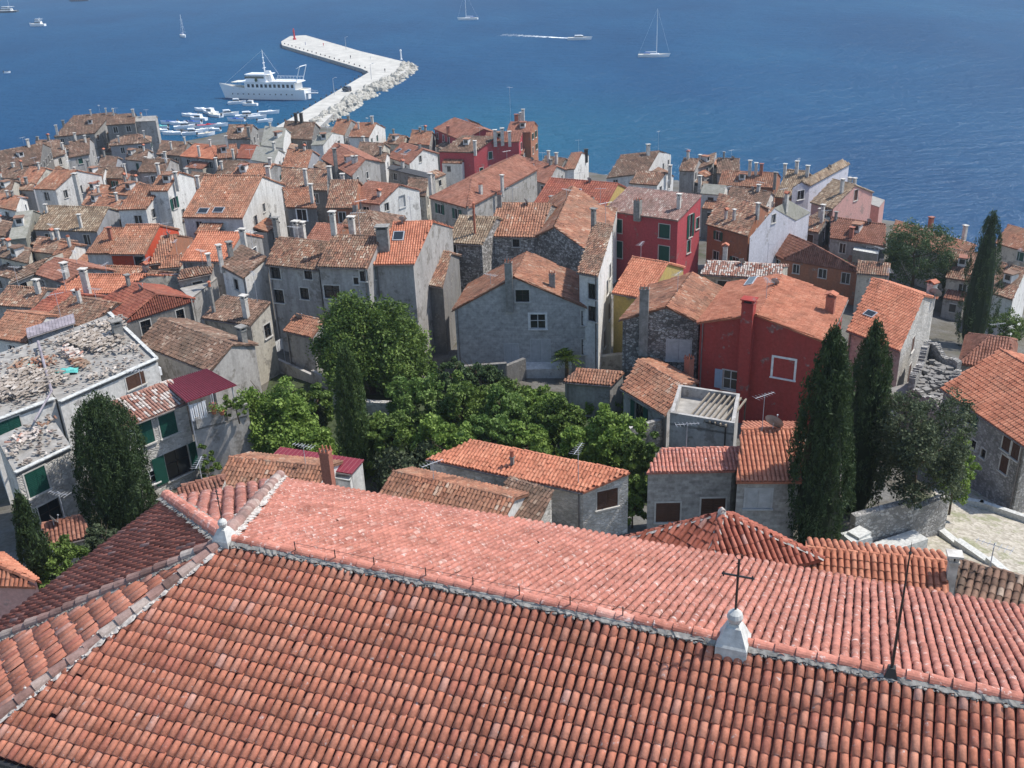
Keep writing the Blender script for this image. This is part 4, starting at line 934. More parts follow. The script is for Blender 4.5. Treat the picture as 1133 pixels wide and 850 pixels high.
hip(P0,S5L,'mortar',.17,lift=.07,wd=.22,cap='pinkgrey'); hip(P0,E1,'greymortar',.19,cap='churchfar',lift=.08,wd=.2); hip(P0,E2,'greymortar',.14,cap='pinkgrey'); hip(P0,E3,'mortar',.14,cap='pinkgrey')
# low stone verge between the two hips
mb=MB(); edge=[E2,E3]
# walls below the eaves, with a stone cornice
cor=[E_near(REND),farE(REND),S5L,E1,E2,E3]
mb=MB(); zb=24.5; ctr=sum(cor)/len(cor)
inn=[q+norm(XY(ctr-q))*.45 for q in cor]
for i in range(len(cor)):
    a,b=inn[i],inn[(i+1)%len(cor)]; l=np.linalg.norm(XY(b-a))
    mb.face([(a[0],a[1],zb),(b[0],b[1],zb),(b[0],b[1],b[2]-.12),(a[0],a[1],a[2]-.12)],0,.5,[(0,0),(l,0),(l,b[2]-zb),(0,a[2]-zb)])
mb.build('wall',[MT['blocklight']],church,org)
mb=MB()
a,b=E3,E_near(REND); mb.tube(a+up3*-.1-CN*.08,b+up3*-.1-CN*.08,.09,n=8); mb.build('gutter',MT['iron'],church,org)
# stone pinnacles
def pinnacle(q,s=1.):
    mb=MB(); n=4; P=[];h_=.78*s
    prof=[(.50*s,-.25),(.50*s,.05),(.45*s,.1),(.24*s,h_*.62),(.17*s,h_*.66),(.15*s,h_*.72)]
    for r,z in prof:
        for k in range(4):
            a=math.pi/4+k*math.pi/2; P.append(q+CE*r*math.cos(a)+CN*r*math.sin(a)+up3*z)
    fs=[(j*4+k,j*4+(k+1)%4,(j+1)*4+(k+1)%4,(j+1)*4+k) for j in range(len(prof)-1) for k in range(4)]+[(20,21,22,23)]
    mb.mesh(P,fs)
    c=q+up3*(h_*.72+.16*s); mb.lathe(c,[(.08*s,-.17*s),(.15*s,-.12*s),(.185*s,0),(.155*s,.1*s),(.09*s,.16*s),(.05*s,.2*s)],14)
    return mb.build('pinnacle',MT['limestone'],church,org=q), c+up3*.18*s
pa=ridge_at(811); o1,t1=pinnacle(pa+up3*.1,.92)
mb=MB(); top=t1+up3*1.25
mb.tube(t1-up3*.1,top,.026,n=6); c=t1+up3*.85
mb.tube(c-CE*.33,c+CE*.33,.024,n=6)
for s in(-1,1):
    mb.tube(c+CE*s*.29-up3*.06,c+CE*s*.29+up3*.06,.017,n=5)
mb.tube(top-up3*.1-CE*.05,top-up3*.1+CE*.05,.012,n=5)
for i in range(10): 
    a0,a1=i*.628,(i+1)*.628; mb.tube(top+CE*.07*math.cos(a0)+up3*(.07+.07*math.sin(a0)),top+CE*.07*math.cos(a1)+up3*(.07+.07*math.sin(a1)),.009,n=4)
mb.build('cross',MT['iron'],o1,org=t1)
o2,t2=pinnacle(P0+up3*.1,.66)
mb=MB(); mb.tube(t2-up3*.1,t2+up3*1.05,.014,n=6)
for z_,l_ in((.5,.1),(.72,.16),(.9,.07)): mb.tube(t2+up3*z_-CE*l_,t2+up3*z_+CE*l_,.011,n=4)
for z_ in(.6,.8): mb.lathe(t2+up3*z_,[(.01,-.04),(.035,0),(.01,.04)],8)
mb.build('cross',MT['iron'],o2,org=t2)
# lightning wire on short posts along the ridge and the tall rod
mb=MB(); pts=[]
xs=[328,372,415,472,524,575,631,689]
for x in xs:
    q=ridge_at(x)+up3*.14; pts.append(q+up3*.26); mb.tube(q-up3*.05,q+up3*.3,.014,n=5)
q=ridge_at(740)+up3*.14; pts.append(q+up3*.2)
for a,b in zip(pts,pts[1:]): mb.tube(a,b,.006,n=4)
mb.build('lightning_wire',MT['iron'],church,org)
q=ridge_at(985); mb=MB(); mb.box(tuple(q+up3*.18),(.13,.13,.1),CE[:2],0,taper=.5)
hh=0
for k in range(20,400):
    if proj(q+up3*k*.02)[1]<600: hh=k*.02; break
print('rod',hh); mb.tube(q+up3*.1,q+up3*hh*.55,.035,.026,8); mb.tube(q+up3*hh*.55,q+up3*(hh-.25),.024,.014,6); mb.tube(q+up3*(hh-.25),q+up3*hh,.014,.003,6); mb.lathe(q+up3*(hh-.25),[(.01,-.05),(.035,0),(.01,.05)],8)
mb.build('lightning_rod',MT['iron'],church,org=q)
# side chapel under its own pyramid roof, in front of the cottages
zc=36.; A_=atz((686,597),zc); B_=atz((778,650),zc); C_=atz((911,618),zc); 
D_=A_+C_-B_
ap=(A_+C_)/2
while proj(ap)[1]>568: ap=ap+[0,0,.02]
chap=empty('side_chapel',((A_+C_)/2*[1,1,0]+np.array([0,0,26])),'red pyramid roofed side chapel between the big church slope and the small cottages','chapel')
mb=MB(); cs=[A_,B_,C_,D_]
for i in range(4):
    a,b=cs[i],cs[(i+1)%4]; ee=norm(b-a); nn=norm(np.cross(ee,ap-(a+b)/2)); nn=nn if nn[2]>0 else -nn; dn=norm(np.cross(ee,nn)); dn=-dn if dn[2]>0 else dn
    slab(mb,[a,b,ap],.15,0,.1); tiles(mb,[a,b,ap],ee,dn,sp=.25,ln=.42,seg=4,amp=.10)
for q in cs: ridge_tiles(mb,ap,q,r=.12,seg=5,m=0,mortar=1)
mb.lathe(ap,[(.2,-.1),(.16,.12),(.1,.2),(.03,.28)],10,1)
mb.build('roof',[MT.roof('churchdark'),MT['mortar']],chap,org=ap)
mb=MB(); cc=sum(cs)/4; inn=[q+norm(XY(cc-q))*.3 for q in cs]
for i in range(4):
    a,b=inn[i],inn[(i+1)%4]; l=np.linalg.norm(XY(b-a)); mb.face([(a[0],a[1],24),(b[0],b[1],24),(b[0],b[1],b[2]-.1),(a[0],a[1],a[2]-.1)],0,.5,[(0,0),(l,0),(l,12),(0,12)])
mb.build('wall',[MT['blocklight']],chap,org=ap)
# ------------------------------------------------------------------ the old town, photo pixels of eaves and ridges
h=house
# far left point of the town
h('long brown roofed house at the far tip of the town above the harbour water','S',[60,151,104,147,118,127,88,126],10,'grey','brown',c=[(64,150,3.,.8,0),(48,148,3.2,.9,0,'chimgrey'),(101,128,1.6),(118,127,1.8)],sp=.36)
h('dark grey tiled block beside the pale blank gable at the town tip','S',[118,138,149,136,147,127,121,126],12,'dark','brown',c=[(126,128,1.8),(148,129,2.,.8,0)])
h('pale blank cement gable house at the water edge of the town tip','S',[150,134,172,133,171,128,152,129],12,'cement','slate',auto=False,nch=1)
h('house under an olive brown hipped roof below the pale blank gable','H',[122,161,166,157,154,149,138,150],9,'bluegrey','brown',c=[(132,158,1.7),(160,153,1.9)],sp=.36)
h('small brown house tucked under the dark grey block at the town tip','S',[100,148,124,147,121,138,106,138],9,'dark','brown')
h('brown roofed house at the left picture edge by the sea','S',[-8,190,43,180,41,164,4,162],9,'dark','brown',c=[(32,163,1.9,.8)])
h('low brown roof on dark walls left of the long brown roof at the harbour edge','S',[41,167,67,167,60,154,45,156],9,'dark','brown')
h('white harbour side house with a sunlit wall in the far left town','S',[44,178,71,170,70,163,45,169],8,'white','brown',c=[(70,166,1.8,.7)])
h('grey stained house with clustered chimneys behind the white sunlit harbour house','S',[76,174,98,170,96,154,80,156],9,'grey','brown',c=[(84,156,2.,.7),(95,158,1.8,.6)])
h('orange roofed white house with a tall sunlit gable in the left town','S',[38,208,61,209,84,190,62,186],9,'white','orange',c=[(88,215,4.5,.9,0,'chimwhite',6),(84,195,1.8,.6)])
h('slate blue walled block left of the orange roofed white house','S',[15,209,37,210,36,203,17,202],7.5,'bluegrey','old')
h('orange sloping roof between chimneys on the left slope of town','S',[22,201,40,203,50,187,34,184],8,'cream','orange')
h('wide brown mossy roof with a pale chimney on the left slope of town','S',[38,253,107,255,124,230,47,228],7.5,'bluegrey','yellow',c=[(90,252,2.2,.6,0),(52,236,1.4)],sp=.36)
h('bare grey cement roof falling to the left of the wide brown mossy roof','S',[10,264,28,262,44,230,10,237],7,'mossy','mossy',nch=0)
h('dark red cottage among chimneys in the left town','S',[116,196,136,197,133,184,118,186],8,'rust','brown',c=[(139,192,2.)])
h('dark grey shed with weathered boards in the left town','S',[97,211,121,214,120,205,94,203],7,'dark','orange',nch=1)
h('blue grey fronted house under a patch of orange roof','S',[131,231,161,230,180,205,152,204],9,'white','orange',w=[(153,243,1.1,1.2,'d'),(170,236,.9,1.3,'d')],c=[(178,212,2.5,.6,0)],a=[(168,210)])
h('white gabled house with dark windows left of the big orange roof','S',[166,210,185,210,198,192,179,189],11,'white','orange',w=[(193,225,1.2,1.7,'o'),(203,236,.9,1.3,'d')],c=[(206,212,2.4,.7,0),(176,193,1.8,.6)])
h('big orange roofed house with a white sunlit gable and dark attic windows','S',[203,239,268,240,288,192,228,197],9,'white','orange',w=[(288,210,1.5,2.,'k'),(283,245,1.2,1.6,'d'),(292,230,.9,1.2,'d')],c=[(220,208,1.8,.6),(298,200,2.3,.8,0)],skylight=[(225,234,1.5,1.2),(242,233,1.5,1.2)],sp=.30)
h('orange ridge house rising behind the big orange roofed house','S',[252,196,289,196,299,182,271,181],9.5,'grey','orange')
h('bright orange hipped house with a dark shaded balcony near the moored boats','H',[200,172,240,176,236,160,212,160],8.5,'grey','red',c=[(201,180,2.6,.6,0),(233,162,1.4)],roofm='new')
h('small orange roof next to the white gabled house by the moored boats','S',[241,175,262,173,261,160,240,161],8.5,'grey','orange',c=[(252,165,3.,.7,0)])
h('white gabled house with a pink red roof below the moored boats','S',[262,174,279,175,284,161,267,160],8.5,'white','red',w=[(288,165,.9,1.1,'d')],c=[(258,172,1.2,.6)])
h('brown roofed quay house directly below the ferry','S',[250,153,276,153,278,138,255,138],9,'grey','brown',c=[(276,152,2.6,.9,0,'chimgrey')])
h('low brown roof in front of the cluster of small moored boats','S',[174,170,203,172,211,158,176,155],7.5,'dark','brown',c=[(190,166,2.),(205,160,1.8)])
h('brown roof with a crowd of chimneys left of the bright orange hipped house','S',[153,190,182,190,192,177,156,175],8,'grey','brown',c=[(184,180,2.4,.6),(191,176,2.2,.8,0,'chimgrey'),(152,183,2.)])
h('white lime washed wall house at the root of the pier','S',[290,160,313,163,313,141,296,140],9,'white','mossy',auto=False,nch=1)
h('small brown annex beside the big orange roof','S',[207,205,222,207,228,192,212,190],8,'dark','brown',c=[(208,200,2.4,.7,0)])
h('mottled brown roof above the big orange roof','S',[239,192,264,193,274,179,242,177],8.5,'grey','brown',c=[(240,186,2.),(246,188,1.6,.5)])
h('pale grey house with black windows uphill of the pier root','S',[279,176,303,180,308,165,284,162],9,'white','mossy',w=[(285,170,.9,1.2,'d')],nch=1)
# behind the pier, centre
h('dark walled house under a brown roof at the foot of the breakwater','S',[312,152,345,154,349,136,315,134],9,'dark','brown',c=[(328,136,2.4,.9,0,'soot'),(334,136,2.4,.9,0,'soot')])
h('flaking white house with a pointed gable near the breakwater','S',[344,160,357,159,371,150,352,144],9,'white','mossy',nch=0)
h('orange gabled house closest to the breakwater rocks','S',[366,148,381,149,391,133,371,132],9,'grey','orange')
h('orange roofed house with a white seaward gable by the turquoise shallows','S',[386,151,408,151,419,138,392,134],9,'white','orange',c=[(412,137,1.8,.8),(397,143,1.6)])
h('orange roof ending in a shaded grey gable in the middle town','S',[313,184,340,185,350,167,314,165],9.5,'bluegrey','orange')
h('long reddish roof running down from the breakwater houses','S',[357,175,390,194,407,180,369,155],9.5,'grey','red',c=[(372,186,4.,.9,0,'chimgrey'),(396,197,2.4,.8,0),(402,196,2.4,.8,0)],roofm='brick')
h('big brick coloured roof with a skylight and a white right gable','S',[386,221,420,225,446,206,403,199],9,'white','brick',w=[(445,223,1.3,1.7,'v'),(428,229,.9,1.1,'d')],skylight=[(401,203,1.6,1.1)],c=[(414,229,1.6,.7,1)],nch=0)
h('mottled orange roof left of the skylight roof','S',[362,229,392,229,390,200,372,199],9,'rust','old',c=[(375,196,2.6,.7,0)])
h('lichen mottled roof with a thin white ridge in the middle town','S',[312,207,362,210,360,189,313,184],9,'dark','old',sp=.34,c=[(366,203,3.,.8,0),(343,224,3.2,.7,0)])
h('dark grey house with a two pane window above the small green tree','S',[318,228,350,229,342,210,316,207],9,'dark','orange',w=[(334,238,1.4,1.5,'x')],c=[(346,225,3.,.6,0)])
h('pink red roof with two skylights and a white gable','S',[430,173,453,181,469,165,444,158],9.5,'white','red',roofm='brick',skylight=[(441,167,1.1,1.3),(451,168,1.1,1.3)],w=[(458,180,.8,1.2,'d'),(465,176,.9,1.2,'k')])
h('long pale grey terrace wall house in front of the two skylight roof','M',[430,186,478,197,480,192,434,183],8.5,'grey','tar',nch=1,pitch=.2)
h('greyish brown roofs stepping below the white seaward gable','S',[394,171,420,173,427,160,397,156],9,'cream','brown',c=[(388,160,2.6,.7,0)])
h('little white house with dark openings between brown roofs','S',[411,178,426,179,427,169,414,168],9,'white','brown',w=[(419,182,.9,1.1,'d')])
h('brown mossy roof left of the grey hipped house','S',[450,214,471,216,474,199,452,196],9,'cream','brown',c=[(477,214,3.5,.7,0)])
h('small roof with chimneys by the blue water left of the solar panel house','S',[453,158,475,160,478,146,456,144],9,'grey','orange')
h('flaky orange roof between the breakwater and the two skylight roof','S',[428,158,446,160,450,150,430,149],8,'cream','old')
# red cluster
rr_,hs_=h('dark red house with a domed brick roof and solar panels','S',[481,142,512,155,541,142,497,131],12,'crimson','brick',c=[(496,148,1.8,.9,0,'brick_cap')],nch=0)
pl=hs_['planes'][1]; 
for i in range(3):
    s=MB(); ee,dn=pl[1],pl[2]; X=(pl[0][2]+pl[0][3])/2+dn*1.2+ee*(i-1)*2.7; nn=norm(np.cross(ee,dn)); nn=nn if nn[2]>0 else -nn
    P=[X+ee*a_*1.2+dn*b_*.8+nn*(.5+(b_*-.25)+hh) for hh in(0,.06) for a_,b_ in((-1,-1),(1,-1),(1,1),(-1,1))]
    s.mesh(P,[(4,5,6,7),(0,1,5,4),(1,2,6,5),(2,3,7,6),(3,0,4,7),(3,2,1,0)],0)
    for a_ in(-1,1): s.tube(X+ee*a_+nn*-.1,X+ee*a_+nn*.7,.03,n=4,m=1)
    s.build('solar_panel',[MT['glass'],MT['metal']],rr_,org=X)
h('dark red front under an olive brown roof below the solar panel house','S',[486,167,524,168,543,148,517,154],10,'crimson','brown',w=[(496,188,1.6,2.,'x')],c=[(511,186,2.5,.8,0)])
h('crimson house with white clustered chimney pots in the red group','S',[534,158,574,156,572,146,545,146],12,'crimson','brick',w=[(560,152,1.4,1.6,'x')],c=[(548,158,3.,1.,0),(556,157,3.2,1.,0),(564,158,2.6,.9,0)],)
h('tall dark house crowned by a bunch of chimneys at the water edge','S',[561,146,587,146,590,136,566,134],14,'rust','brick',w=[],c=[(558,136,3.,1.1,0,'brick_cap'),(567,134,3.,.8,0),(573,134,3.4,.8,0),(579,135,3.,.8,0)],a=[(547,146,9.)])
h('narrow white walled house at the right end of the red group','S',[577,158,592,160,592,150,579,149],11,'white','brown',nch=1)
h('big hipped brick roof house with a white sunlit side and grey shaded front','GH',[476,218,517,229,507,196,560,170],9.5,'cement','brick',w=[(527,226,1.,1.6,'g'),(538,218,1.,1.6,'g')],auto=True,c=[(556,212,2.8,.6,0),(527,233,2.2,.7,2)])
h('brick roof falling right toward the white seaside houses','S',[560,190,606,203,614,187,572,169],8.5,'cement','brick')
h('grey walled block in the shade between the two brick roofs','S',[552,203,575,207,577,196,556,193],7.5,'grey','old')
# seaside, right of centre
h('white seaside gable house with a black chimney','S',[624,187,635,186,647,170,629,168],9,'white','orange',w=[(648,177,.9,1.2,'d')],c=[(657,172,2.,.9,0,'soot')])
h('small seaside roofs left of the white gable with black chimney','S',[598,183,620,186,626,175,603,173],9,'cement','brown',c=[(607,180,2.6,.7,0),(617,188,3.,.7,0)])
h('brown pyramid roof on the water edge with a flag on its white chimney','S',[671,196,714,191,725,171,692,168],8,'white','brown',c=[(717,172,2.4,.9,0)],a=[(728,178,6.)])
h('low mottled roof in front of the flag chimney house','S',[697,202,727,204,731,191,712,189],8.5,'white','old',c=[(741,199,3.,.8,0)])
h('smooth brick red roof with one skylight over an ochre wall','S',[592,224,668,231,683,202,609,198],9.5,'yellow','red',roofm='red',sp=.36,amp=.05,skylight=[(637,213,1.4,1.6)],c=[(620,226,1.8,.9,2),(611,230,1.8,.9,0,'chimgrey'),(628,228,1.4,.7,0)])
h('crimson pink house with green shuttered windows and a stone grey roof','M',[669,232,750,243,787,219,686,204],10,'crimson','pinkgrey',pitch=.28,w=[(682.5,250,1.6,1.9,'g'),(683,276,1.6,2.4,'g'),(735,256,1.6,1.9,'g'),(734.5,281,1.6,2.2,'g'),(764,250,1.,3.2,'o'),(762,273,1.,1.8,'g'),(776,245,1.,1.6,'g')],c=[(705.5,238,2.6,1.3,2,'chimgrey'),(751,231,2.2,.7,0)],amp=.06)
h('white walled old house stepping up behind the rubble house','M',[640,238,676,244,682,230,648,225],9.5,'white','old',pitch=.2,auto=False,nch=1)
h('old mottled roof with three dormers right of the crimson pink house','S',[783,247,828,260,849,226,789,215],8.5,'rust','old',c=[(803,243,1.6,.5,1),(812,244,1.6,.5,0),(838,237,1.6,.6,0)],sp=.3)
h('white gabled house with a pale verge and one small window','G',[830,262,881,241,857,230,873,222],8,'lavender','mossy',w=[(856,242,1.,1.2,'d')],auto=False,nch=1)
h('grey gabled seaside house at the left of the right hand shore','S',[752,188,768,189,774,176,756,175],8.5,'grey','brown',w=[(757,187,1.1,1.1,'d')])
h('tilted brown roof on the shore with a white edge','S',[768,187,788,180,794,171,768,175],8.5,'grey','brown')
h('orange patched roof among the right hand shore houses','S',[795,204,856,207,853,193,808,188],7.5,'rust','orange',c=[(829,195,3.4,.8,0),(836,194,2.6,.7,0),(842,194,2.4,.8,0,'brick_cap')],sp=.36)
h('small brown ridge on the shore behind the orange patched roof','S',[794,191,818,192,817,177,795,174],8,'grey','brown')
h('pale grey roofed cottage in the right hand shore rows','S',[776,213,800,215,803,205,779,203],8,'white','mossy',c=[(774,208,2.4,.8,0)])
h('brown roof row above the dormer house','S',[804,219,848,226,850,212,812,207],7.5,'white','brown')
h('ochre brown roof with two white chimneys on the right shore','S',[858,217,880,219,894,190,871,188],8,'rust','yellow',c=[(868,193,2.,.7,0),(881,192,2.4,.8,0),(893,194,1.8,.8,0),(857,205,2.6,.7,0,'chimgrey')])
h('pale blue grey gabled house with an ochre roof jutting to the sea','G',[877,208,896,204,888,194,932,177],10,'lavender','yellow',w=[(886,216,1.6,1.6,'w')],auto=False,nch=0)
h('ochre roofed pink house at the outer corner of the right shore','S',[898,223,922,230,946,204,922,199],9,'pink','yellow',w=[(947,216,1.2,1.8,'b')],c=[(931,214,2.6,.7,0),(949,201,2.4,.8,0),(961,203,2.4,.7,0)])
h('low pink box building at the waters edge','F',[953,222,973,229,979,221],8,'pink','slate',auto=False,nch=0)
h('brick red hipped house with a crimson chimney','GH',[868,285,952,299,929,266,892,251],4.8,'rust','brick',c=[(941,268,2.4,.8,0,'brick_cap')],a=[(912,262,4)])
h('dusky pink roof behind the brick red hipped house','S',[920,262,980,271,986,251,914,238],7,'grey','brick',roofm='brick')
h('mottled low roof left of the crimson chimney house','S',[884,252,906,256,912,243,892,240],7,'grey','old',c=[(909,246,3.,.7,0),(916,239,2.2,.6,0)])
h('small grey walled shed right of the crimson chimney','F',[944,276,972,281,975,271],6,'mossy','coping',auto=False,nch=0)
h('tiny mottled roof beneath the grey walled shed','S',[949,301,983,304,982,291,952,289],5.5,'cream','old',nch=0)
h('long low roof along the sea wall behind the pine','S',[986,262,1074,291,1082,271,988,244],6,'cement','orange',c=[(1029,253,2.,.9,0,'brick_cap'),(1066,266,2.6,.8,0)])
h('mottled pink roof between the pine and the tall cypress','S',[1048,306,1080,311,1083,283,1053,273],5.5,'cream','pinkgrey',roofm='old',nch=0)
h('orange roofed cream house at the right picture edge by the sea','S',[1103,268,1151,282,1162,262,1118,249],7,'cream','orange',w=[(1129,284,1.2,1.4,'g')],nch=0)
h('rough stone tiled roof with a white gable under the cypress','S',[1095,322,1121,330,1140,299,1103,290],6,'white','old',nch=0,auto=False)
# central old houses
h('long shaded house left half under a mottled old roof above the laurel','S',[296,291,352,297,367,266,302,264],9.5,'grey','old',w=[(305,301,1.1,1.4,'d'),(309,328,1.1,1.4,'d'),(337,325,1.,1.2,'s'),(341,303,.9,1.1,'d')],c=[(307,262,2.2,.7,0,'chimgrey'),(325,262,2.8,.8,0),(337,262,2.6,.7,0)],pitch=.38)
h('long shaded house right half under a golden brown roof above the laurel','S',[353,293,406,295,421,258,368,263],10,'grey','yellow',w=[(400,300,1.1,1.2,'d'),(367,323,1.6,1.3,'d'),(409,306,.6,1.,'d'),(394,311,.5,.7,'d')],c=[(370,260,2.6,.7,0),(384,257,3.2,.8,0)],roofm='old')
h('grey house with a half orange roof and large dark windows','S',[414,291,457,290,478,247,437,243],10,'cement','new',w=[(418,302,1.1,2.2,'d'),(444,304,1.7,2.6,'d')],c=[(425,276,2.6,1.6,0,'chimgrey',1.5)],skylight=[(441,262,1.1,1.4)],auto=False,nch=0)
h('brown pyramid roof behind the golden brown roof','H',[370,257,416,260,408,234,393,232],10,'cream','brown',nch=1)
h('purple red roof behind the long shaded house','S',[340,264,369,266,379,248,352,248],10,'rust','brick',nch=0)
h('lean old roof in shade between the half orange roof and the ochre tiled house','S',[463,312,490,316,493,282,477,274],7.5,'dark','old',nch=0,auto=False)
h('dark arcaded annex above the garden','F',[459,313,496,319,499,309],6,'dark','tar',auto=False,nch=0)
h('ochre tiled left wing of the rubble stone house','S',[493,267,533,269,546,243,512,236],10,'rubble','yellow',w=[(499,275,1.,1.3,'s'),(502,301,1.1,2.4,'s')],c=[(510,299,4.5,.3,3,'terracotta',1)],auto=False)
h('rubble stone house with a patchy orange tiled roof','S',[536,260,594,261,604,227,559,223],10.5,'rubble','orange',w=[(571,269,.8,.9,'s')],c=[(553,229,1.8,.7,2,'chimgrey')],auto=False,sp=.3)
h('right wing of the rubble house with its roof falling to the white wall','G',[589,262,664,288,613,224,634,206],10.5,'rubble','orange',auto=False,nch=0,pitch=.35)
h1,hs1=h('large grey gabled house with tall chimneys facing the garden','G',[503,342,655,342,569,306,583,279],6.3,'weathered','orange',w=[(578,327.5,1.3,1.2,'s'),(595,356,1.5,1.5,'x'),(566,391,1.3,1.9,'v'),(598,390,1.8,2.6,'v'),(658,352,.8,1.5,'s'),(657,384,.8,1.6,'s')],c=[(563,304,1.6,.8,2,'chimgrey',3.6),(611,318,1.7,.8,2,'chimgrey',1),(653,320,1.6,.8,1,'chimwhite',1)],a=[(543,316,1.2)],auto=False,wwall='white')
h('white plastered house behind the large grey gable with a long sunlit side','M',[641,300,662,304,679,250,656,245],10.5,'white','old',auto=False,pitch=.25,w=[(667,325,.9,1.5,'s'),(672,318,.9,1.5,'s'),(668,350,.9,1.5,'s'),(674,345,.9,1.8,'b'),(675,300,.9,1.5,'s'),(669,375,.9,1.8,'b')],nch=1)
h('ochre walled house under a plain orange roof','S',[679,322,717,329,742,291,697,284],8,'yellow','new',auto=False,nch=0)
h('dark rubble gable house with half red half mottled roof','G',[689,353,773,356,738,339,766,302],8,'rubble','orange',w=[(751,388,2.,1.9,'v')],c=[(713,332,1.4,.9,2,'chimgrey',5)],auto=False,roofm='orange',nch=0)
h('pale tiled roof strip behind the dark red house','S',[776,302,860,307,866,298,785,285],8,'cream','striped',c=[(802,285,1.6,.7,1)],pitch=.3,nch=0)
h('dark red house with a square blank window frame and blue shutters','G',[775,356,913,378,837,348,865,304],8.6,'red','new',roofm='new',sp=.26,amp=.075,w=[(808,421,1.3,1.7,'l'),(867,408,1.7,1.7,'r')],c=[(828.5,350,1.6,1.1,0,'red',7),(918,346,1.8,1.,1,'brick_cap',1)],skylight=[(831,312,2.2,.8)],auto=False)
h('small cottage with a mottled roof and a crimson topped chimney','S',[690,428,738,457,759,420,703,403],3.6,'cement','striped',roofm='orange',w=[(707.5,457,1.1,1.6,'k')],c=[(762,412,1.6,.9,2,'brick_cap',1.5)],auto=False)
h('low garden roof half hidden in vines beside the terrace','M',[625,420,675,424,684,411,645,409],3.4,'cement','orange',auto=False,nch=0,pitch=.3)
tr_,ths=h('grey walled terrace house with a white parapet below the pergola','F',[741,467,812,479,818,446],4.6,'cement','slate',auto=False,nch=0,parapet=.8)
h('salmon roofed cottage with grey stone wall and brown shutters','M',[717,519,810,517,815,497,742,495],4.6,'blocks','new',w=[(739,567,1.5,1.4,'b'),(789,562,1.5,1.4,'b')],auto=False,nch=0,pitch=.35,roofm='churchfar')
h('cottage with clean red tiles and a closed white blind','S',[816,529,884,529,893,474,817,476],5.,'blocks','new',w=[(839,552,1.5,1.3,'v')],auto=False,nch=0,sp=.26,amp=.1,roofm='new',a=[(843,478,2.6)],d=[(855,475,.6,.4)])
h('stone cottage with a long orange roof and white right wall','M',[475,505,645,541,693,523,526,487],4.2,'rubblelight','churchfar',w=[(672,552,1.4,1.3,'b')],auto=False,c=[(567,515,.8,.3,3,'chimgrey')],a=[(640,536,2.6)],pitch=.22,roofm='new')
h('brown roofed annex in front of the long orange cottage','M',[548,562,595,579,637,541,537,532],3.,'rubblelight','brown',w=[(612,580,.9,.9,'b')],auto=False,nch=0,pitch=.3)
h('mottled tiled outbuilding just beyond the church eave','S',[420,548,553,579,571,548,433,525],3.6,'white','orange',auto=False,nch=0,roofm='orange')
h('burgundy metal roofed garden room with glazed side','M',[300,507,389,521,402,507,311,496],4,'white','burgundy',w=[(396,518,1.2,1.3,'x'),(401,514,1.,1.3,'x')],auto=False,nch=0,pitch=.15)
h('orange ridged roof with a brick chimney beside the garden room','S',[240,537,346,548,357,518,259,505],4.,'white','orange',c=[(364,524,2.,.7,2,'brick_cap',2.5)],auto=False,pitch=.4,roofm='orange')
h('white boxed annex under the brick chimney','F',[347,524,387,531,392,519],3.4,'white','coping',auto=False,nch=0)
h('small orange shed roof left of the laurel','M',[316,364,346,371,352,352,334,350],4.6,'cement','orange',auto=False,nch=0,d=[(318,352,.5)])
# left side middle distance
h('white gabled cottage with a red side wall, left half with orange roof','S',[96,279,122,279,140,253,118,252],7.5,'white','orange',w=[(117,285,1.1,1.3,'d')],c=[(123,266,1.8,.6,0,'brick_cap')],auto=False)
h('bright red gabled house with a pale mottled roof','S',[123,280,160,280,175,249,141,249],7.5,'brightred','striped',roofm='orange',w=[(155,290,1.3,1.4,'s')],c=[(134,251,1.2,.9,0,'brick_cap')],auto=False,nch=0)
h('orange lean roof in the red house courtyard','S',[166,291,182,289,195,263,180,258],6.5,'rust','orange',nch=0)
h('low orange shed in front of the courtyard','S',[176,296,198,294,202,284,190,281],6,'cream','orange',nch=0)
h('clean orange roofed house in front of the big orange roof','S',[201,287,248,288,271,258,217,256],8.5,'grey','new',c=[(272,282,3.4,.8,0),(266,268,1.2,1.4,0)],nch=0)
h('brown roofed house with a whitewashed sunlit side wall','M',[245,292,271,306,298,283,264,273],9,'white','old',w=[(261.5,315,1.,1.2,'d')],c=[(244,284,2.2,.7,0,'chimgrey'),(226,294,2.4,.6,0)],auto=False,pitch=.3,roofm='brown')
h('flat roofed house with a pale stepped wall in the left middle town','F',[199,319,211,330,240,307],7,'cement','slate',auto=False,nch=0)
h('grey lean roof house above the pale stepped wall','M',[197,308,232,301,236,293,200,298],8,'grey','old',nch=1)
h('broad lichen brown roof above the cement gable','M',[225,350,277,358,303,340,243,322],6.8,'cream','brown',w=[(296,366,1.,1.3,'d')],c=[(273,352,2.4,.7,0),(237,346,3.2,.4,3,'chimgrey')],a=[(285,335,3.)],auto=False,pitch=.28)
h('dark brown tiled house with a bare cement gable','S',[155,378,234,409,256,384,178,350],6.6,'cement','brown',c=[(270,384,2.,.9,0,'chimgrey')],auto=False,nch=0)
h('reddish brown ridge roof in the left middle town','S',[37,301,73,312,96,295,62,286],7.6,'grey','red',roofm='brick',c=[(74,308,2.,.9,0)])
h('worn red roof falling left of the reddish brown ridge','S',[9,312,34,302,60,286,18,296],7.6,'cream','brown',nch=0)
h('flat tar roof in shade below the reddish brown ridge','F',[11,313,51,323,70,308],6,'dark','tar',auto=False,nch=0)
h('orange red roof along the lane below the red gabled house','S',[57,323,128,323,154,306,100,302],7,'cream','new',c=[(99,332,4.,.9,0)],nch=0)
h('deep red roof strip left of the tall white chimney','S',[36,342,64,346,92,326,58,322],6.8,'cream','red',c=[(88,340,2.,.8,0)])
h('mottled old roof at the left edge above the terraces','S',[-6,336,37,339,49,323,12,314],6.6,'grey','old')
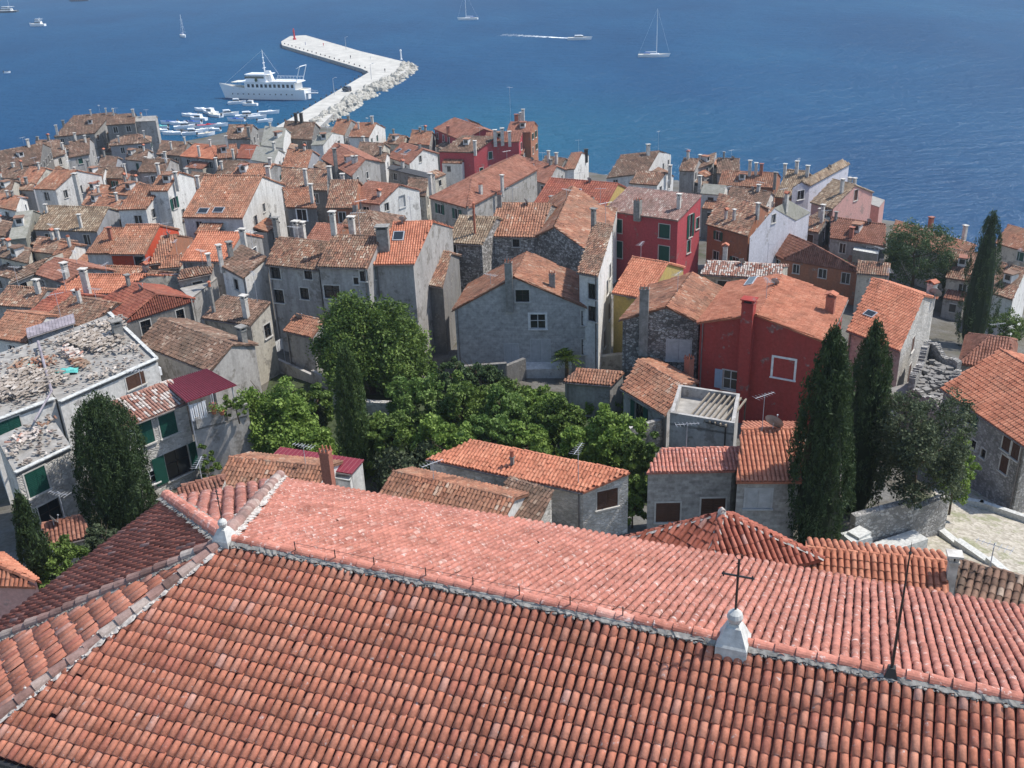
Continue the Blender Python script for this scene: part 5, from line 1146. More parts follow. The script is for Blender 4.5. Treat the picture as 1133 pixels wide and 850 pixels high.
h('deep red hipped roof with lichen in the left middle town','H',[104,337,139,353,182,334,150,311],7,'dark','red',nch=1)
h('lichen mottled roof behind the rubble covered flat roof','S',[46,352,96,360,120,338,88,326],6.6,'cream','old')
h('long orange roof at the left edge behind the rubble roofs','S',[-12,371,30,377,60,353,0,340],6.3,'white','orange',nch=0)
h('pale corrugated metal roof next to the rubble covered roofs','M',[30,372,80,356,76,348,34,362],6.5,'bluegrey','bluemetal',auto=False,nch=0,pitch=.2)
h('whitewashed gable in the sun below the red gabled house','S',[140,311,156,312,178,302,160,298],6.8,'white','old',auto=False,nch=1)
h('small mottled roof left of the turquoise tarp house','S',[37,277,72,281,76,265,42,263],6.8,'cream','old')
h('little white gabled house in the left town lanes','S',[60,284,76,287,84,270,66,268],7,'white','orange',auto=False)
h('shabby cottage at the left edge with a rusty roof','S',[0,283,32,290,34,277,2,270],6.6,'cream','brown')
h('low white cottage at the left edge under a brown roof','S',[-6,258,12,262,14,248,-4,244],7,'white','brown')
h('narrow tiled strip roof in front of the red gabled house','S',[95,301,158,303,162,296,97,294],6.4,'cream','striped',roofm='orange',nch=0,auto=False)
h('small house with a pink orange roof at the left edge','S',[-4,228,18,232,22,218,0,214],8,'white','orange')
h('brown roofed cottage at the left edge above the harbour','S',[-6,212,12,214,16,200,-2,198],8,'cream','brown')
h('low brown roof below the town tip at the left shore','S',[0,196,28,198,30,186,2,184],8,'grey','brown')
h('white flat topped house with black openings by the lane','S',[106,232,130,236,134,222,110,218],7.5,'grey','orange')
h('orange brown roof in the middle of the left town','S',[128,214,150,216,154,202,132,200],8,'white','orange')
h('brown roof between the town tip and the moored boats','S',[140,176,162,178,164,166,142,164],8,'white','brown')
h('grey cottage behind the dark red cottage','S',[110,184,128,186,130,174,112,172],8.5,'bluegrey','brown')
h('orange roof above the wide brown mossy roof','S',[92,226,112,230,120,216,98,213],7.5,'cream','orange')
h('weathered roof with tall chimneys in the upper left town','S',[96,196,114,198,116,186,98,184],8.5,'white','brown')
h('cream cottage below the grey blank roof at the left','S',[28,250,44,254,46,242,30,240],7,'cream','old',nch=1)
# terrace and stripped roofs, left foreground
ra_,hra=h('right hand stripped flat roof house covered in stacked old tiles','F',[66,446,174,398,121,347],6.6,'white','slate',w=[(150,421,1.7,1.1,'b')],auto=False,nch=0,c=[],parapet=0)
rb_,hrb=h('left hand stripped flat roof house with a big tile heap','F',[-14,470,61,442,30,380],6.6,'white','slate',w=[(10,472,1.7,1.1,'g')],auto=False,nch=0,parapet=0)
rc_,hrc=h('stone house with a dusty flat roof and green shutters behind the slim cypress','F',[17,525,80,495,55,457],6.2,'rubblelight','slate',w=[(41,533,1.4,1.7,'g'),(56,567,1.5,1.5,'d')],auto=False,nch=0,parapet=0)
h('small red tiled lean-to against the stone house','M',[57,600,99,590,88,566,47,584],2.4,'rubblelight','brick',auto=False,nch=0,pitch=.35)
h('rubble stone house with green shutters and a striped tile roof','M',[132,472,205,443,183,429,124,438],6.2,'rubblelight','striped',w=[(160,480,1.3,1.7,'g'),(186,470,1.3,1.7,'g'),(167,529,.9,1.,'x'),(197,512,1.9,2.2,'k')],auto=False,pitch=.3,nch=0,roofm='striped')
tc_,htc=h('cement terrace building carrying the burgundy canopy','F',[213,474,249,466,275,457],4.6,'cement','slate',auto=False,nch=0,parapet=.9)
h('orange hipped roof over a pink wall in the lower left corner','GH',[-44,640,40,643,12,604,-16,584],6,'pink','new',auto=False,nch=0,roofm='new')
h('short red tiled lean-to behind the church apse','M',[192,553,240,540,243,526,206,536],4.4,'rubblelight','brick',auto=False,nch=0,pitch=.3)
# right foreground
h('stone gabled house with orange roof, tile capped chimney and satellite dish','S',[940,364,997,386,1040,330,949,305],6.8,'rubblelight','new',w=[(1010,381,1.,1.4,'b'),(1059,382,1.,1.6,'b'),(1006,413,1.,1.8,'b'),(981,386,1.6,1.4,'b')],c=[(1029,333,2.2,1.,1)],d=[(1033,336,.6,1.)],skylight=[(963,348,1.1,.8)],auto=False,sp=.27,amp=.1,roofm='new')
h('long stone house with small brown shuttered windows above the square','S',[1045,428,1136,491,1200,440,1111,390],6.6,'stonegrey','new',w=[(1072.5,459,1.,1.3,'k'),(1062,485,1.,1.5,'d'),(1077,492,.6,.7,'d'),(1088,502,.5,.7,'d'),(1114,489,.8,1.4,'b'),(1124,498,.8,1.4,'b'),(1111,514,.8,1.3,'b'),(1122,520,.8,1.3,'b')],auto=False,nch=0,sp=.27,amp=.08,roofm='new')
h('brick red hipped roof between the cypress and the long stone house','H',[1064,400,1120,408,1118,376,1096,370],6,'stonegrey','brick',auto=False,nch=0)
h('low orange tiled passage roof beyond the church eave','S',[893,636,1046,652,1045,619,895,608],None,'blocks','new',z=35.5,auto=False,nch=0,c=[(1052,638,1.,.5,0)],sp=.26,amp=.1)
h('brown tiled lean-to beside the square','M',[1062,652,1150,676,1150,650,1060,613],None,'stonegrey','brown',z=33.5,auto=False,nch=0,pitch=.3,sp=.3)
# ------------------------------------------------------------------ terraces, canopy, tile heaps, square
def panel(mb,pts,th,m=0): slab(mb,pts,th,m,.5,0.)
zt=htc['z']; cz=zt+2.3
cp=[atz((181,423),cz),atz((206,445),cz),atz((262,426),cz),atz((229,408),cz)]
can=empty('metal_canopy',(cp[1]*[1,1,0]+np.array([0,0,zt])),'burgundy corrugated metal canopy on posts over the terrace','canopy')
mb=MB(); panel(mb,cp,.06); n_=22
for i in range(n_):
    f=(i+.5)/n_; a=cp[1]+(cp[2]-cp[1])*f; b=cp[0]+(cp[3]-cp[0])*f; mb.tube(a+[0,0,.02],b+[0,0,.02],.05,n=4)
mb.build('corrugated_sheet',MT['burgundy'],can,org=cp[1])
for q in(cp[1]*.93+cp[3]*.07,cp[2]*.93+cp[0]*.07,(cp[1]+cp[2])/2,cp[3]*.93+cp[1]*.07):
    mb=MB(); mb.tube((q[0],q[1],zt-1.5),(q[0],q[1],cz-.03),.05,n=6); mb.build('post',MT['metal'],can,org=(q[0],q[1],zt))
cl=empty('laundry_line',(atz((218,462),zt)),'pale striped cloths hanging under the burgundy canopy','laundry')
a=atz((207,449),zt+1.9); b=atz((228,443),zt+1.9); mb=MB(); mb.tube(a,b,.012,n=4); mb.build('line',MT['metal'],cl,org=a)
for i in range(4):
    f=.1+i*.22; q=a+(b-a)*f; r_=a+(b-a)*(f+.19); mb=MB()
    for j in range(4): 
        u0,u1=j/4,(j+1)/4; o0,o1=[np.array([0,0,-1.3+.08*math.sin(9*u)]) for u in(u0,u1)]; w0_,w1_=[np.cross(norm(b-a),[0,0,1])*.06*math.sin(12*u) for u in(u0,u1)]
        mb.face([q+(r_-q)*u0,q+(r_-q)*u1,q+(r_-q)*u1+o1+w1_,q+(r_-q)*u0+o0+w0_])
    mb.build('cloth',MT['cloth'],cl,org=q)
for i,(x,y,lb) in enumerate(((237,458,'potted red flowers on the terrace parapet'),(246,459,'potted green plant right of the red flowers on the terrace'))):
    q=atz((x,y),zt+.78); mb=MB(); P_=q+RNG.normal(0,.16,(220,3))+[0,0,.5]; leaf_block(mb,P_,.12,None,1)
    if i==0: leaf_block(mb,q+RNG.normal(0,.17,(50,3))+[0,0,.6],.09,None,2)
    mp=MB(); mp.lathe(q,[(.14,0),(.2,.3),(.22,.32)],10,0); o=mp.build('flower_pot',MT['terracotta'],org=q); tag(o,lb,'flower pot'); o=mb.build('foliage',[MT['terracotta'],MT['leaf_bright'],MT['redpaint']],o,org=q)
# coping along the stripped roofs
def coping(root,Hx,idx,mat_='coping',w=.3,gap=True):
    a,b=Hx['c'][idx],Hx['c'][(idx+1)%4]; mb=MB(); d=norm(XY(b-a)); n=int(np.linalg.norm(b-a)/1.6); l=np.linalg.norm(b-a)/n
    for i in range(n):
        if gap and RNG.random()<.0: continue
        c=a+(b-a)*(i+.5)/n+[0,0,.13]; mb.box(tuple(c),(l/2-.01,w/2+RNG.uniform(0,.06),.03),(d[0],d[1]+RNG.normal(0,.01)))
    mb.build('coping',MT[mat_],root,org=a)
coping(ra_,hra,0,w=.36); coping(rb_,hrb,0,w=.36); coping(rc_,hrc,0,w=.22); coping(rb_,hrb,3,'bluemetal',.3,False); coping(ra_,hra,1,'coping',.25)
def heap(px,py,z,nu,nv,label,loose=.4,ang=0.,palette='debris',layers=2,grp='heaps of old roof tiles on the stripped roofs'):
    b=atz((px,py),z); mb=MB(); A=np.array([math.cos(ang),math.sin(ang),0]); B=np.array([-A[1],A[0],0])
    for ly in range(layers):
        for i in range(nu):
            for j in range(nv):
                if RNG.random()<.1+.15*ly: continue
                c=b+A*(i-nu/2)*.24+B*(j-nv/2)*.5+[0,0,.1+ly*.17]+np.array([*RNG.normal(0,.05+loose*.1,2),RNG.normal(0,.03)]); a2=ang+RNG.normal(0,.12+loose*.5); tilt=RNG.normal(0,.15)
                X=np.array([math.cos(a2),math.sin(a2),0]); Y=np.array([-X[1],X[0],tilt]); P=[]
                for vy,rr in((-.22,.08),(.22,.1)):
                    for k in range(4): th=math.pi*k/3; P.append(c+Y*vy+X*math.cos(th)*rr+np.array([0,0,math.sin(th)*rr]))
                mb.mesh(P,[(k,k+1,k+5,k+4) for k in range(3)],0,float(RNG.random()*.6+.4))
    o=mb.build('tile_heap',MT.roof(palette),org=b); tag(o,label,'tile stack',grp)
z1=hra['z']+.1; z2=hrb['z']+.1; z3=hrc['z']+.1
heap(107,378,z1,20,6,'long neat stack of old tiles in the middle of the right stripped roof',.15,-.55,'debris',3)
heap(83,393,z1,13,2,'reddish row of tiles left of the long neat stack',.3,-.8,'striped',3); heap(92,403,z1,9,2,'short row of pale tiles below the reddish row',.3,-.8,'old',2)
heap(115,358,z1,16,2,'line of tiles along the back edge of the right stripped roof',.4,.75,'debris',2); heap(140,385,z1,9,3,'loose tiles beside the chimney on the right stripped roof',.8,.5,'debris',1); heap(70,375,z1,12,2,'scattered tiles along the left edge of the right stripped roof',.9,.8,'debris',1)
heap(128,362,z1,8,3,'pale tile stack touching the chimney of the right stripped roof',.3,-.5,'debris',3); heap(112,413,z1,10,2,'scattered tiles near the pale coping of the right stripped roof',1.1,.6,'debris',1)
heap(32,424,z2,20,9,'large heap of mixed tiles on the left stripped roof',.55,-.5,'debris',3); heap(40,402,z2,13,4,'upper heap of brownish tiles on the left stripped roof',.9,.3,'old',2)
heap(3,439,z2,5,3,'small tile heap at the left picture edge',.5,.2,'debris',2)
heap(33,481,z3,9,3,'scattered broken tiles on the dusty flat roof',1.3,.7,'striped',1); heap(52,468,z3,4,2,'few tiles near the dark opening of the dusty flat roof',1.2,.4,'old',1); heap(22,497,z3,4,3,'pale broken tiles at the front corner of the dusty flat roof',1.3,.2,'debris',1)
def tarp(px,py,z,s,label,rot,mt='turquoise'):
    b=atz((px,py),z); mb=MB(); n=9; V=[]
    for i in range(n):
        for j in range(n):
            u,v=i/(n-1)-.5,j/(n-1)-.5; w=max(0,1-(u*u+v*v)*4); V.append(b+np.array([math.cos(rot)*u*s[0]-math.sin(rot)*v*s[1],math.sin(rot)*u*s[0]+math.cos(rot)*v*s[1],.05+w*.28+RNG.normal(0,.05)]))
    mb.mesh(V,[(i*n+j,i*n+j+1,(i+1)*n+j+1,(i+1)*n+j) for i in range(n-1) for j in range(n-1)]); o=mb.build('tarpaulin',MT[mt],org=b); tag(o,label,'tarpaulin')
tarp(70,412,z1,(2.2,.9),'crumpled turquoise tarpaulin between the two stripped roofs',.3); tarp(33,407,z2,(1.,.6),'small green sheet lying on the upper tile heap',.5)
# chimney block on the stripped roof
chimney(ra_,atz((132,374),z1),1.3,.75,0,None,'chimgrey',.3,(.8,.6),near=True)
# pale blue pipe down between the two parts
mb=MB(); a=atz((42,378),z1+.4); b=atz((57,433),z1+.3); c=atz((38,466),z3+.6); mb.tube(a,b,.11,n=8); mb.tube(b,c,.07,n=8); mb.build('rain_pipe',MT['bluemetal'],rb_,org=a)
# air conditioner
q=atz((172,412),hra['z']-1.3)
mb=MB(); mb.box(tuple(q),(.45,.2,.32),(.75,.66),0); mb.lathe(q+np.array([.1,-.22,-.02]),[(.02,-.02),(.2,-.02),(.2,.02)],10,1); mb.build('air_conditioner',[MT['hull'],MT['iron']],ra_,org=q)
# pergola on the terrace
zt2=ths['z']
pg=empty('pergola',atz((790,455),zt2),'pergola of pale wooden beams between terrace and dark red house','pergola')
A0=atz((763,461),zt2+.55); A1=atz((803,471),zt2+.55); v_=atz((781,440),zt2+.55)-A0; v_[2]=0; v_=norm(v_)*4.4
for i in range(8):
    q=A0+(A1-A0)*i/7; mb=MB(); mb.box(tuple(q+v_/2),(2.3,.05,.07),v_[:2]); mb.build('beam',MT['oldwood'],pg,org=q)
for q in(A0,A1,A0+v_,A1+v_): mb=MB(); mb.tube(q-[0,0,2.4],q,.06,n=6); mb.build('post',MT['darkwood'],pg,org=q)
mb=MB()
mb.tube(A0-[0,0,.1],A1-[0,0,.1],.06,n=6); mb.build('cross_beam',MT['darkwood'],pg,org=A0); mb=MB(); mb.tube(A0+v_-[0,0,.1],A1+v_-[0,0,.1],.06,n=6); mb.build('cross_beam',MT['darkwood'],pg,org=A0)
# roof aerial in front of the dark red house
q=atz((844,470),28.); 
# terrace of the grey house with white wall
def wall(label,pts,h,th,matn,z=None,name='stone_wall',cope=None):
    P=[att(p,0.) if z is None else atz(p,z) for p in pts]; root=empty(name,P[0],label,'wall'); mb=MB(); cb=MB()
    for a,b in zip(P,P[1:]):
        d=XY(b-a); l=np.linalg.norm(d); c=(a+b)/2; zz=min(a[2],b[2]); mb.box((c[0],c[1],zz+h/2-.4),(l/2+th*.3,th/2,h/2+.4),d[:2]); 
        if cope: cb.box((c[0],c[1],zz+h+.04),(l/2+th*.3,th/2+.06,.05),d[:2])
    mb.build('masonry',MT[matn],root,org=P[0])
    if cope: cb.build('coping',MT[cope],root,org=P[0])
wall('white rendered terrace wall under the large grey gabled house',[(578,415),(625,415)],1.2,2.2,'white')
wall('sunlit cream wall at the foot of the white plastered side',[(650,412),(692,410)],1.9,.6,'cream')
wall('rough garden wall curving below the laurel',[(340,455),(372,452),(410,458),(450,462)],1.4,.5,'rubblelight')
wall('stone garden wall behind the cypress pair',[(942,604),(1000,598),(1039,590)],3.,.5,'stonegrey')
wall('low curved stone wall edging the square',[(1063,556),(1085,562),(1133,578),(1170,590)],.55,.4,'limestone')
wall('retaining wall dropping from the square to the church lane',[(1035,588),(1060,605),(1095,625),(1133,650)],.5,.5,'limestone')
wall('low pale wall beside the white boulder block',[(955,614),(1012,606)],.9,1.2,'limestone')
wall('dark wall hidden in shade between the garden and the terrace house',[(690,500),(735,492)],2.4,.4,'stonegrey')
wall('grey retaining wall under the garden of the large grey house',[(500,425),(560,425),(580,420)],2.2,.4,'dark')
wall('cement parapet beside the small orange shed roof',[(310,412),(348,425),(372,435)],1.4,.3,'cement')
b=att((945,612),0); mb=MB(); mb.box(tuple(b+[0,0,.6]),(.9,.7,.7),(.9,.3),taper=.8); mb.box(tuple(b+[.2,.1,1.35]),(.55,.45,.12),(.8,.5)); o=mb.build('stone_block',MT['limestone'],org=b); tag(o,'weathered white stone block by the foot of the tall cypress','stone block')
# square surface
def patch(pts,name,matn,dz,label):
    mb=MB(); P=[att(p,0.) for p in pts]; n=10
    a,b,c,d=P
    V=[]
    for i in range(n+1):
        for j in range(n+1):
            u,v=i/n,j/n; q=(a*(1-u)+b*u)*(1-v)+(d*(1-u)+c*u)*v; V.append((q[0],q[1],T(q[0],q[1])+dz))
    mb.mesh(V,[(i*(n+1)+j,(i+1)*(n+1)+j,(i+1)*(n+1)+j+1,i*(n+1)+j+1) for i in range(n) for j in range(n)]); o=mb.build(name,MT[matn],smooth=True); tag(o,label,'paving',kind='structure')
def grassy():
    m,nt,b=mat('cobbles_with_grass',.95,.2); p=pos(nt); v=N(nt,'ShaderNodeTexVoronoi'); v.inputs['Scale'].default_value=5; L(nt,p,'Vector',v,'Vector'); sx=N(nt,'ShaderNodeSeparateColor'); L(nt,v,'Color',sx,0)
    r=ramp(nt,[(0,(.30,.27,.22)),(1,(.48,.44,.37))]); L(nt,sx,0,r,'Fac'); n=noise(nt,p,.7,6,.7); r2=ramp(nt,[(.5,(0,0,0)),(.62,(1,1,1))]); L(nt,n,'Fac',r2,'Fac'); mm=N(nt,'ShaderNodeMath',operation='MULTIPLY'); L(nt,r2,'Color',mm,0); mm.inputs[1].default_value=.6
    a=mix(nt,(mm,0),(r,'Color'),(.17,.19,.08)); nt.links.new(a.outputs[2],b.inputs['Base Color']); bump(nt,b,v,'Distance',.6,.05); MT['cobgrass']=m
grassy(); flatmat('gardenearth',(.045,.06,.025),.95,.4,2.5,bs=.5)
patch([(985,640),(1300,760),(1300,500),(1040,530)],'square_paving','cobgrass',.03,'pebbled square with grass patches at the right')
# white awning between the trees
q=att((992,470),0.); mb=MB(); c=[atz((979,432),q[2]+2.6),atz((1002,449),q[2]+2.2),atz((998,462),q[2]+2.2),atz((974,456),q[2]+2.6)]
aw=empty('shade_sail',q,'white shade sail glimpsed between the cypress and the ruined house','shade sail'); slab(mb,c,.04,0,.5,0.); mb.build('canvas',MT['cloth'],aw,org=q)
for k in c:
    mb=MB(); mb.tube((k[0],k[1],T(k[0],k[1])-.2),k,.04,n=6); mb.build('post',MT['metal'],aw,org=(k[0],k[1],q[2]))
# ruined house
def ruin():
    z=att((1010,430),4.6)[2]; a,b,c=atz((1008,428),z),atz((1047,447),z),atz((1062,401),z); d=a+c-b; root=empty('ruined_house',a-[0,0,4.6],'roofless ruined stone house with ragged walls beside the stone gabled house','ruined house'); mb=MB(); cs=[a,b,c,d]
    for i in range(4):
        p,q=cs[i],cs[(i+1)%4]; l=np.linalg.norm(q-p); n=int(l/.13); dd=norm(XY(q-p))
        for j in range(n):
            m_=p+(q-p)*(j+.5)/n; h=4.2+.45*math.sin(j*.13+i*2)+.2*math.sin(j*.41)+RNG.normal(0,.05)+(.8 if i in(2,3) else 0); mb.box((m_[0],m_[1],m_[2]-4.6+h/2-.6),(l/n/2,.27,h/2+.6),dd[:2])
    mb.build('wall',MT['stonegrey'],root,org=a); mb=MB()
    ctr=(a+c)/2
    for k in range(260):
        q=ctr+(b-a)*RNG.uniform(-.42,.42)+(c-b)*RNG.uniform(-.42,.42); mb.box((q[0],q[1],z-.9+RNG.random()*.5-.8*abs(RNG.normal(0,.3))),(RNG.uniform(.1,.35),RNG.uniform(.1,.3),.15),(RNG.normal(),RNG.normal()),0)
    mb.box((ctr[0],ctr[1],z-1.7),(np.linalg.norm(b-a)*.45,np.linalg.norm(c-b)*.45,.5),(b-a)[:2],0); mb.build('rubble_heap',MT['dark'],root,org=a)
ruin()
# laundry left of the small orange shed
a=att((298,382),3.); b=att((312,374),3.); cl=empty('laundry_line',a-[0,0,3.],'white sheets drying between the cement gable and the small shed','laundry'); mb=MB(); mb.tube(a,b,.012,n=4); mb.tube(a-[0,0,3],a,.03,n=5); mb.tube(b-[0,0,3],b,.03,n=5); mb.build('line',MT['metal'],cl,org=a)
for i in range(3):
    q=a+(b-a)*(.08+i*.3); r_=a+(b-a)*(.34+i*.3); mb=MB(); s_=norm(np.cross(b-a,[0,0,1.]))
    for j in range(4):
        u0,u1=j/4,(j+1)/4; mb.face([q+(r_-q)*u0,q+(r_-q)*u1,q+(r_-q)*u1+s_*.08*math.sin(8*u1)-[0,0,1.1],q+(r_-q)*u0+s_*.08*math.sin(8*u0)-[0,0,1.1]])
    mb.build('sheet',MT['cloth'],cl,org=q)
# tall wooden post on the brown roof of the left middle town
q=hs_['c'][0]
# dish on the low wall near the canopy building
dd_=dish(tc_,att((275,500),1.),.55,.9,.5)

patch([(270,520),(720,560),(720,440),(300,415)],'garden_ground','gardenearth',.05,'dark leafy ground of the walled garden')
# one more small opening: litter of loose tiles over the stripped roofs
mb=MB()
for Hx,n_ in((hra,240),(hrb,200),(hrc,90)):
    a_,b_,c_,d_=Hx['c']
    for i in range(n_):
        u,v=RNG.uniform(.04,.96,2); q=a_+(b_-a_)*u+(d_-a_)*v; mb.box((q[0],q[1],Hx['z']+.13),(RNG.uniform(.04,.2),RNG.uniform(.04,.1),.04),(RNG.normal(),RNG.normal()),0,float(RNG.random()))
o=mb.build('roof_debris',MT.roof('debris'),org=hra['c'][0]); tag(o,'loose tile shards strewn over the stripped flat roofs','debris',kind='stuff')
# ------------------------------------------------------------------ trees and shrubs
def crown_pts(c,rad,K,shell=.55,lump=9,seed=0,bottom=-.6):
    g=np.random.default_rng(seed); 
    # clumps spread over an uneven ellipsoid
    n=max(10,K//75); d=g.normal(size=(n,3)); d/=np.linalg.norm(d,axis=1)[:,None]; d=d[d[:,2]>bottom]; n=len(d)
    ph=g.random(6)*6; wob=1+.17*np.sin(3*d[:,0]*2+ph[0])+.15*np.sin(4*d[:,1]+ph[1])+.12*np.sin(5*d[:,2]+ph[2])
    rr=(shell+(1-shell)*g.random(n)**.5)*wob
    cc=d*rr[:,None]*np.array(rad); cs=(.13+.13*g.random(n))*min(rad[0],rad[1])
    idx=g.integers(0,n,K); off=g.normal(size=(K,3)); off/=np.linalg.norm(off,axis=1)[:,None]; off*=(g.random(K)**.4)[:,None]
    P=cc[idx]+off*cs[idx][:,None]*np.array([1,1,.8]); ct=g.random(n); t=np.clip(ct[idx]*.55+g.random(K)*.45+.12*(off[:,2]),0,1)
    return P+np.array(c),t,off
def trunk(mb,b,top,r,rad,seed,m=0):
    g=np.random.default_rng(seed); b=np.array(b,float); t=np.array(top,float); pts=[b+(t-b)*f+np.array([g.normal(0,.12),g.normal(0,.12),0])*(f*2) for f in(0,.35,.7,1)]
    pts[0]=b-[0,0,.5]
    for i,(a,c) in enumerate(zip(pts,pts[1:])): mb.tube(a,c,r*(1-.25*i),r*(1-.25*(i+1)),8,m)
    for i in range(7):
        a=pts[1]+(pts[3]-pts[1])*g.random(); ang=g.random()*6.28; q=a+np.array([math.cos(ang)*rad*.6,math.sin(ang)*rad*.6,rad*(.3+.4*g.random())]); mb.tube(a,q,r*.35,r*.08,5,m)
def tree(label,cx,ty,by,wpx,kind,K,leaf=.22,h=0.,name='tree',cat='tree',cz=.5,ratio=None,group=None,base=None,low=.25,asp=.6,flat=1.,zmin=None,back=1.):
    """crown top pixel ty, base pixel by (on the ground), crown width in picture columns"""
    cx=cx-(cx-661)/(2782-by)*(by-ty)*.5
    b=att((cx,by),h) if base is None else np.array(base,float); D=np.linalg.norm(b-CAM); w=wpx*D/F
    lo,hi=0,40
    for _ in range(30):
        m=(lo+hi)/2
        if proj(b+[0,0,m])[1]>ty: lo=m
        else: hi=m
    H_=lo; root=empty(name,b,label,cat,group); seed=int(cx*7+ty)
    mb=MB(); trunk(mb,b,b+[0,0,H_*(1-.35)],max(.06,w*.03),w/2,seed); mb.build('trunk',MT['bark'],root,org=b)
    mb=MB(); rz=H_*(1-low)/2; c=b+[0,0,H_*low+rz]
    P,t,off=crown_pts(c,(w/2*.82,w/2*.82*flat,rz*.92),K,seed=seed)
    leaf_block(mb,P,leaf,t,0,asp=asp); mb.build('crown',MT['leaf_'+kind],root,org=b); return b,H_,w
def cypress(label,cx,ty,by,wpx,K,h=0.,fat=.5,leaf=.2,base=None,group='cypress trees',top=(.62,.3),kind='cypress'):
    cx=cx-(cx-661)/(2782-by)*(by-ty)*.5
    b=att((cx,by),h) if base is None else np.array(base,float); D=np.linalg.norm(b-CAM); w=wpx*D/F
    lo,hi=0,40
    for _ in range(30):
        m=(lo+hi)/2
        if proj(b+[0,0,m])[1]>ty: lo=m
        else: hi=m
    H_=lo; root=empty('cypress_tree',b,label,'cypress',group)
    mb=MB(); mb.tube(b-[0,0,.5],b+[0,0,H_*.8],max(.1,w*.06),.03,8); mb.build('trunk',MT['bark'],root,org=b)
    g=np.random.default_rng(int(cx+ty*3)); n=K//34
    zc=g.random(n)**.85; prof=np.interp(zc,[0,.06,.25,fat,.8,.93,1],[.55,.8,1,.96,top[0],top[1],.05]); a=g.random(n)*6.283; lob=1+.1*np.sin(3*a+zc*9)+.07*np.sin(7*a-zc*14)
    rr=prof*w/2*(.72+.28*g.random(n)**.5)*lob; C=np.stack([rr*np.cos(a),rr*np.sin(a),zc*H_*.985+.15],1); cs=.16+.12*g.random(n)*w/3
    idx=g.integers(0,n,K); off=g.normal(size=(K,3)); off/=np.linalg.norm(off,axis=1)[:,None]; off*=(g.random(K)**.5)[:,None]
    P=C[idx]+off*cs[idx][:,None]*np.array([1,1,3.]); ct=g.random(n); t=np.clip(ct[idx]*.5+g.random(K)*.5,0,1)
    # dark core so that no daylight shows through the column
    mb=MB(); prof2=[(max(.02,float(np.interp(z_,[0,.06,.25,fat,.8,.93,1],[.5,.75,.95,.9,top[0]-.07,top[1]-.08,.02]))*w/2*.66),z_*H_*.97+.1) for z_ in np.linspace(0,1,14)]
    mb.lathe(b,prof2,12,0,0.)
    leaf_block(mb,P+b,leaf*1.25,t,0,asp=.32,vert=3.); mb.build('crown',MT['leaf_'+kind],root,org=b); return b,H_
cypress('broad dark cypress standing in front of the stone house with green shutters',124,445,594,70,38000,fat=.5,top=(.84,.58),leaf=.17)
cypress('slim young cypress at the left edge beside the pink walled house',38,552,668,30,7000)
cypress('slender lone cypress rising from the garden below the laurel',389,386,530,38,16000,fat=.3,kind='youngcypress')
cypress('tall cypress left of the pair beside the red tiled cottage',912,366,612,62,26000,fat=.45)
cypress('tall cypress right of the pair behind the first one',958,362,565,56,20000,fat=.45)
cypress('solitary dark cypress standing against the sea at the right',1087,236,385,38,12000)
tree('large round laurel in front of the long shaded house',407,334,436,136,'laurel',70000,.27,low=-.1,name='laurel_tree')
tree('dark olive green tree behind the stone wall right of the cypress pair',1015,440,585,108,'olive',26000,.18,low=.15,name='olive_tree')
tree('bright green shrub at the right end of the stone wall',1058,482,570,46,'bright',9000,.16,low=.05,name='shrub',cat='shrub')
tree('dark pine in front of the long roof by the sea wall',1012,250,335,84,'pine',22000,.25,low=.1,name='pine_tree')
tree('small pine between the brick red hipped house and the red house',918,284,325,36,'pine',6000,.22,low=.1,name='pine_tree')
tree('dark tree in the courtyard below the dormer house',832,262,300,62,'pine',8000,.22,low=.05,name='courtyard_tree')
tree('small bright green tree in the middle of the town',306,234,268,38,'bright',7000,.24,low=.05,name='garden_tree')
tree('light green shrubs between the cypress and the white gable at the right',1112,345,385,46,'laurel',7000,.2,low=.05,name='shrub',cat='shrub')
tree('dark bush at the foot of the solitary cypress',1052,300,345,30,'olive',4000,.2,low=.05,name='shrub',cat='shrub')
GP='shrubs and trees filling the walled garden'
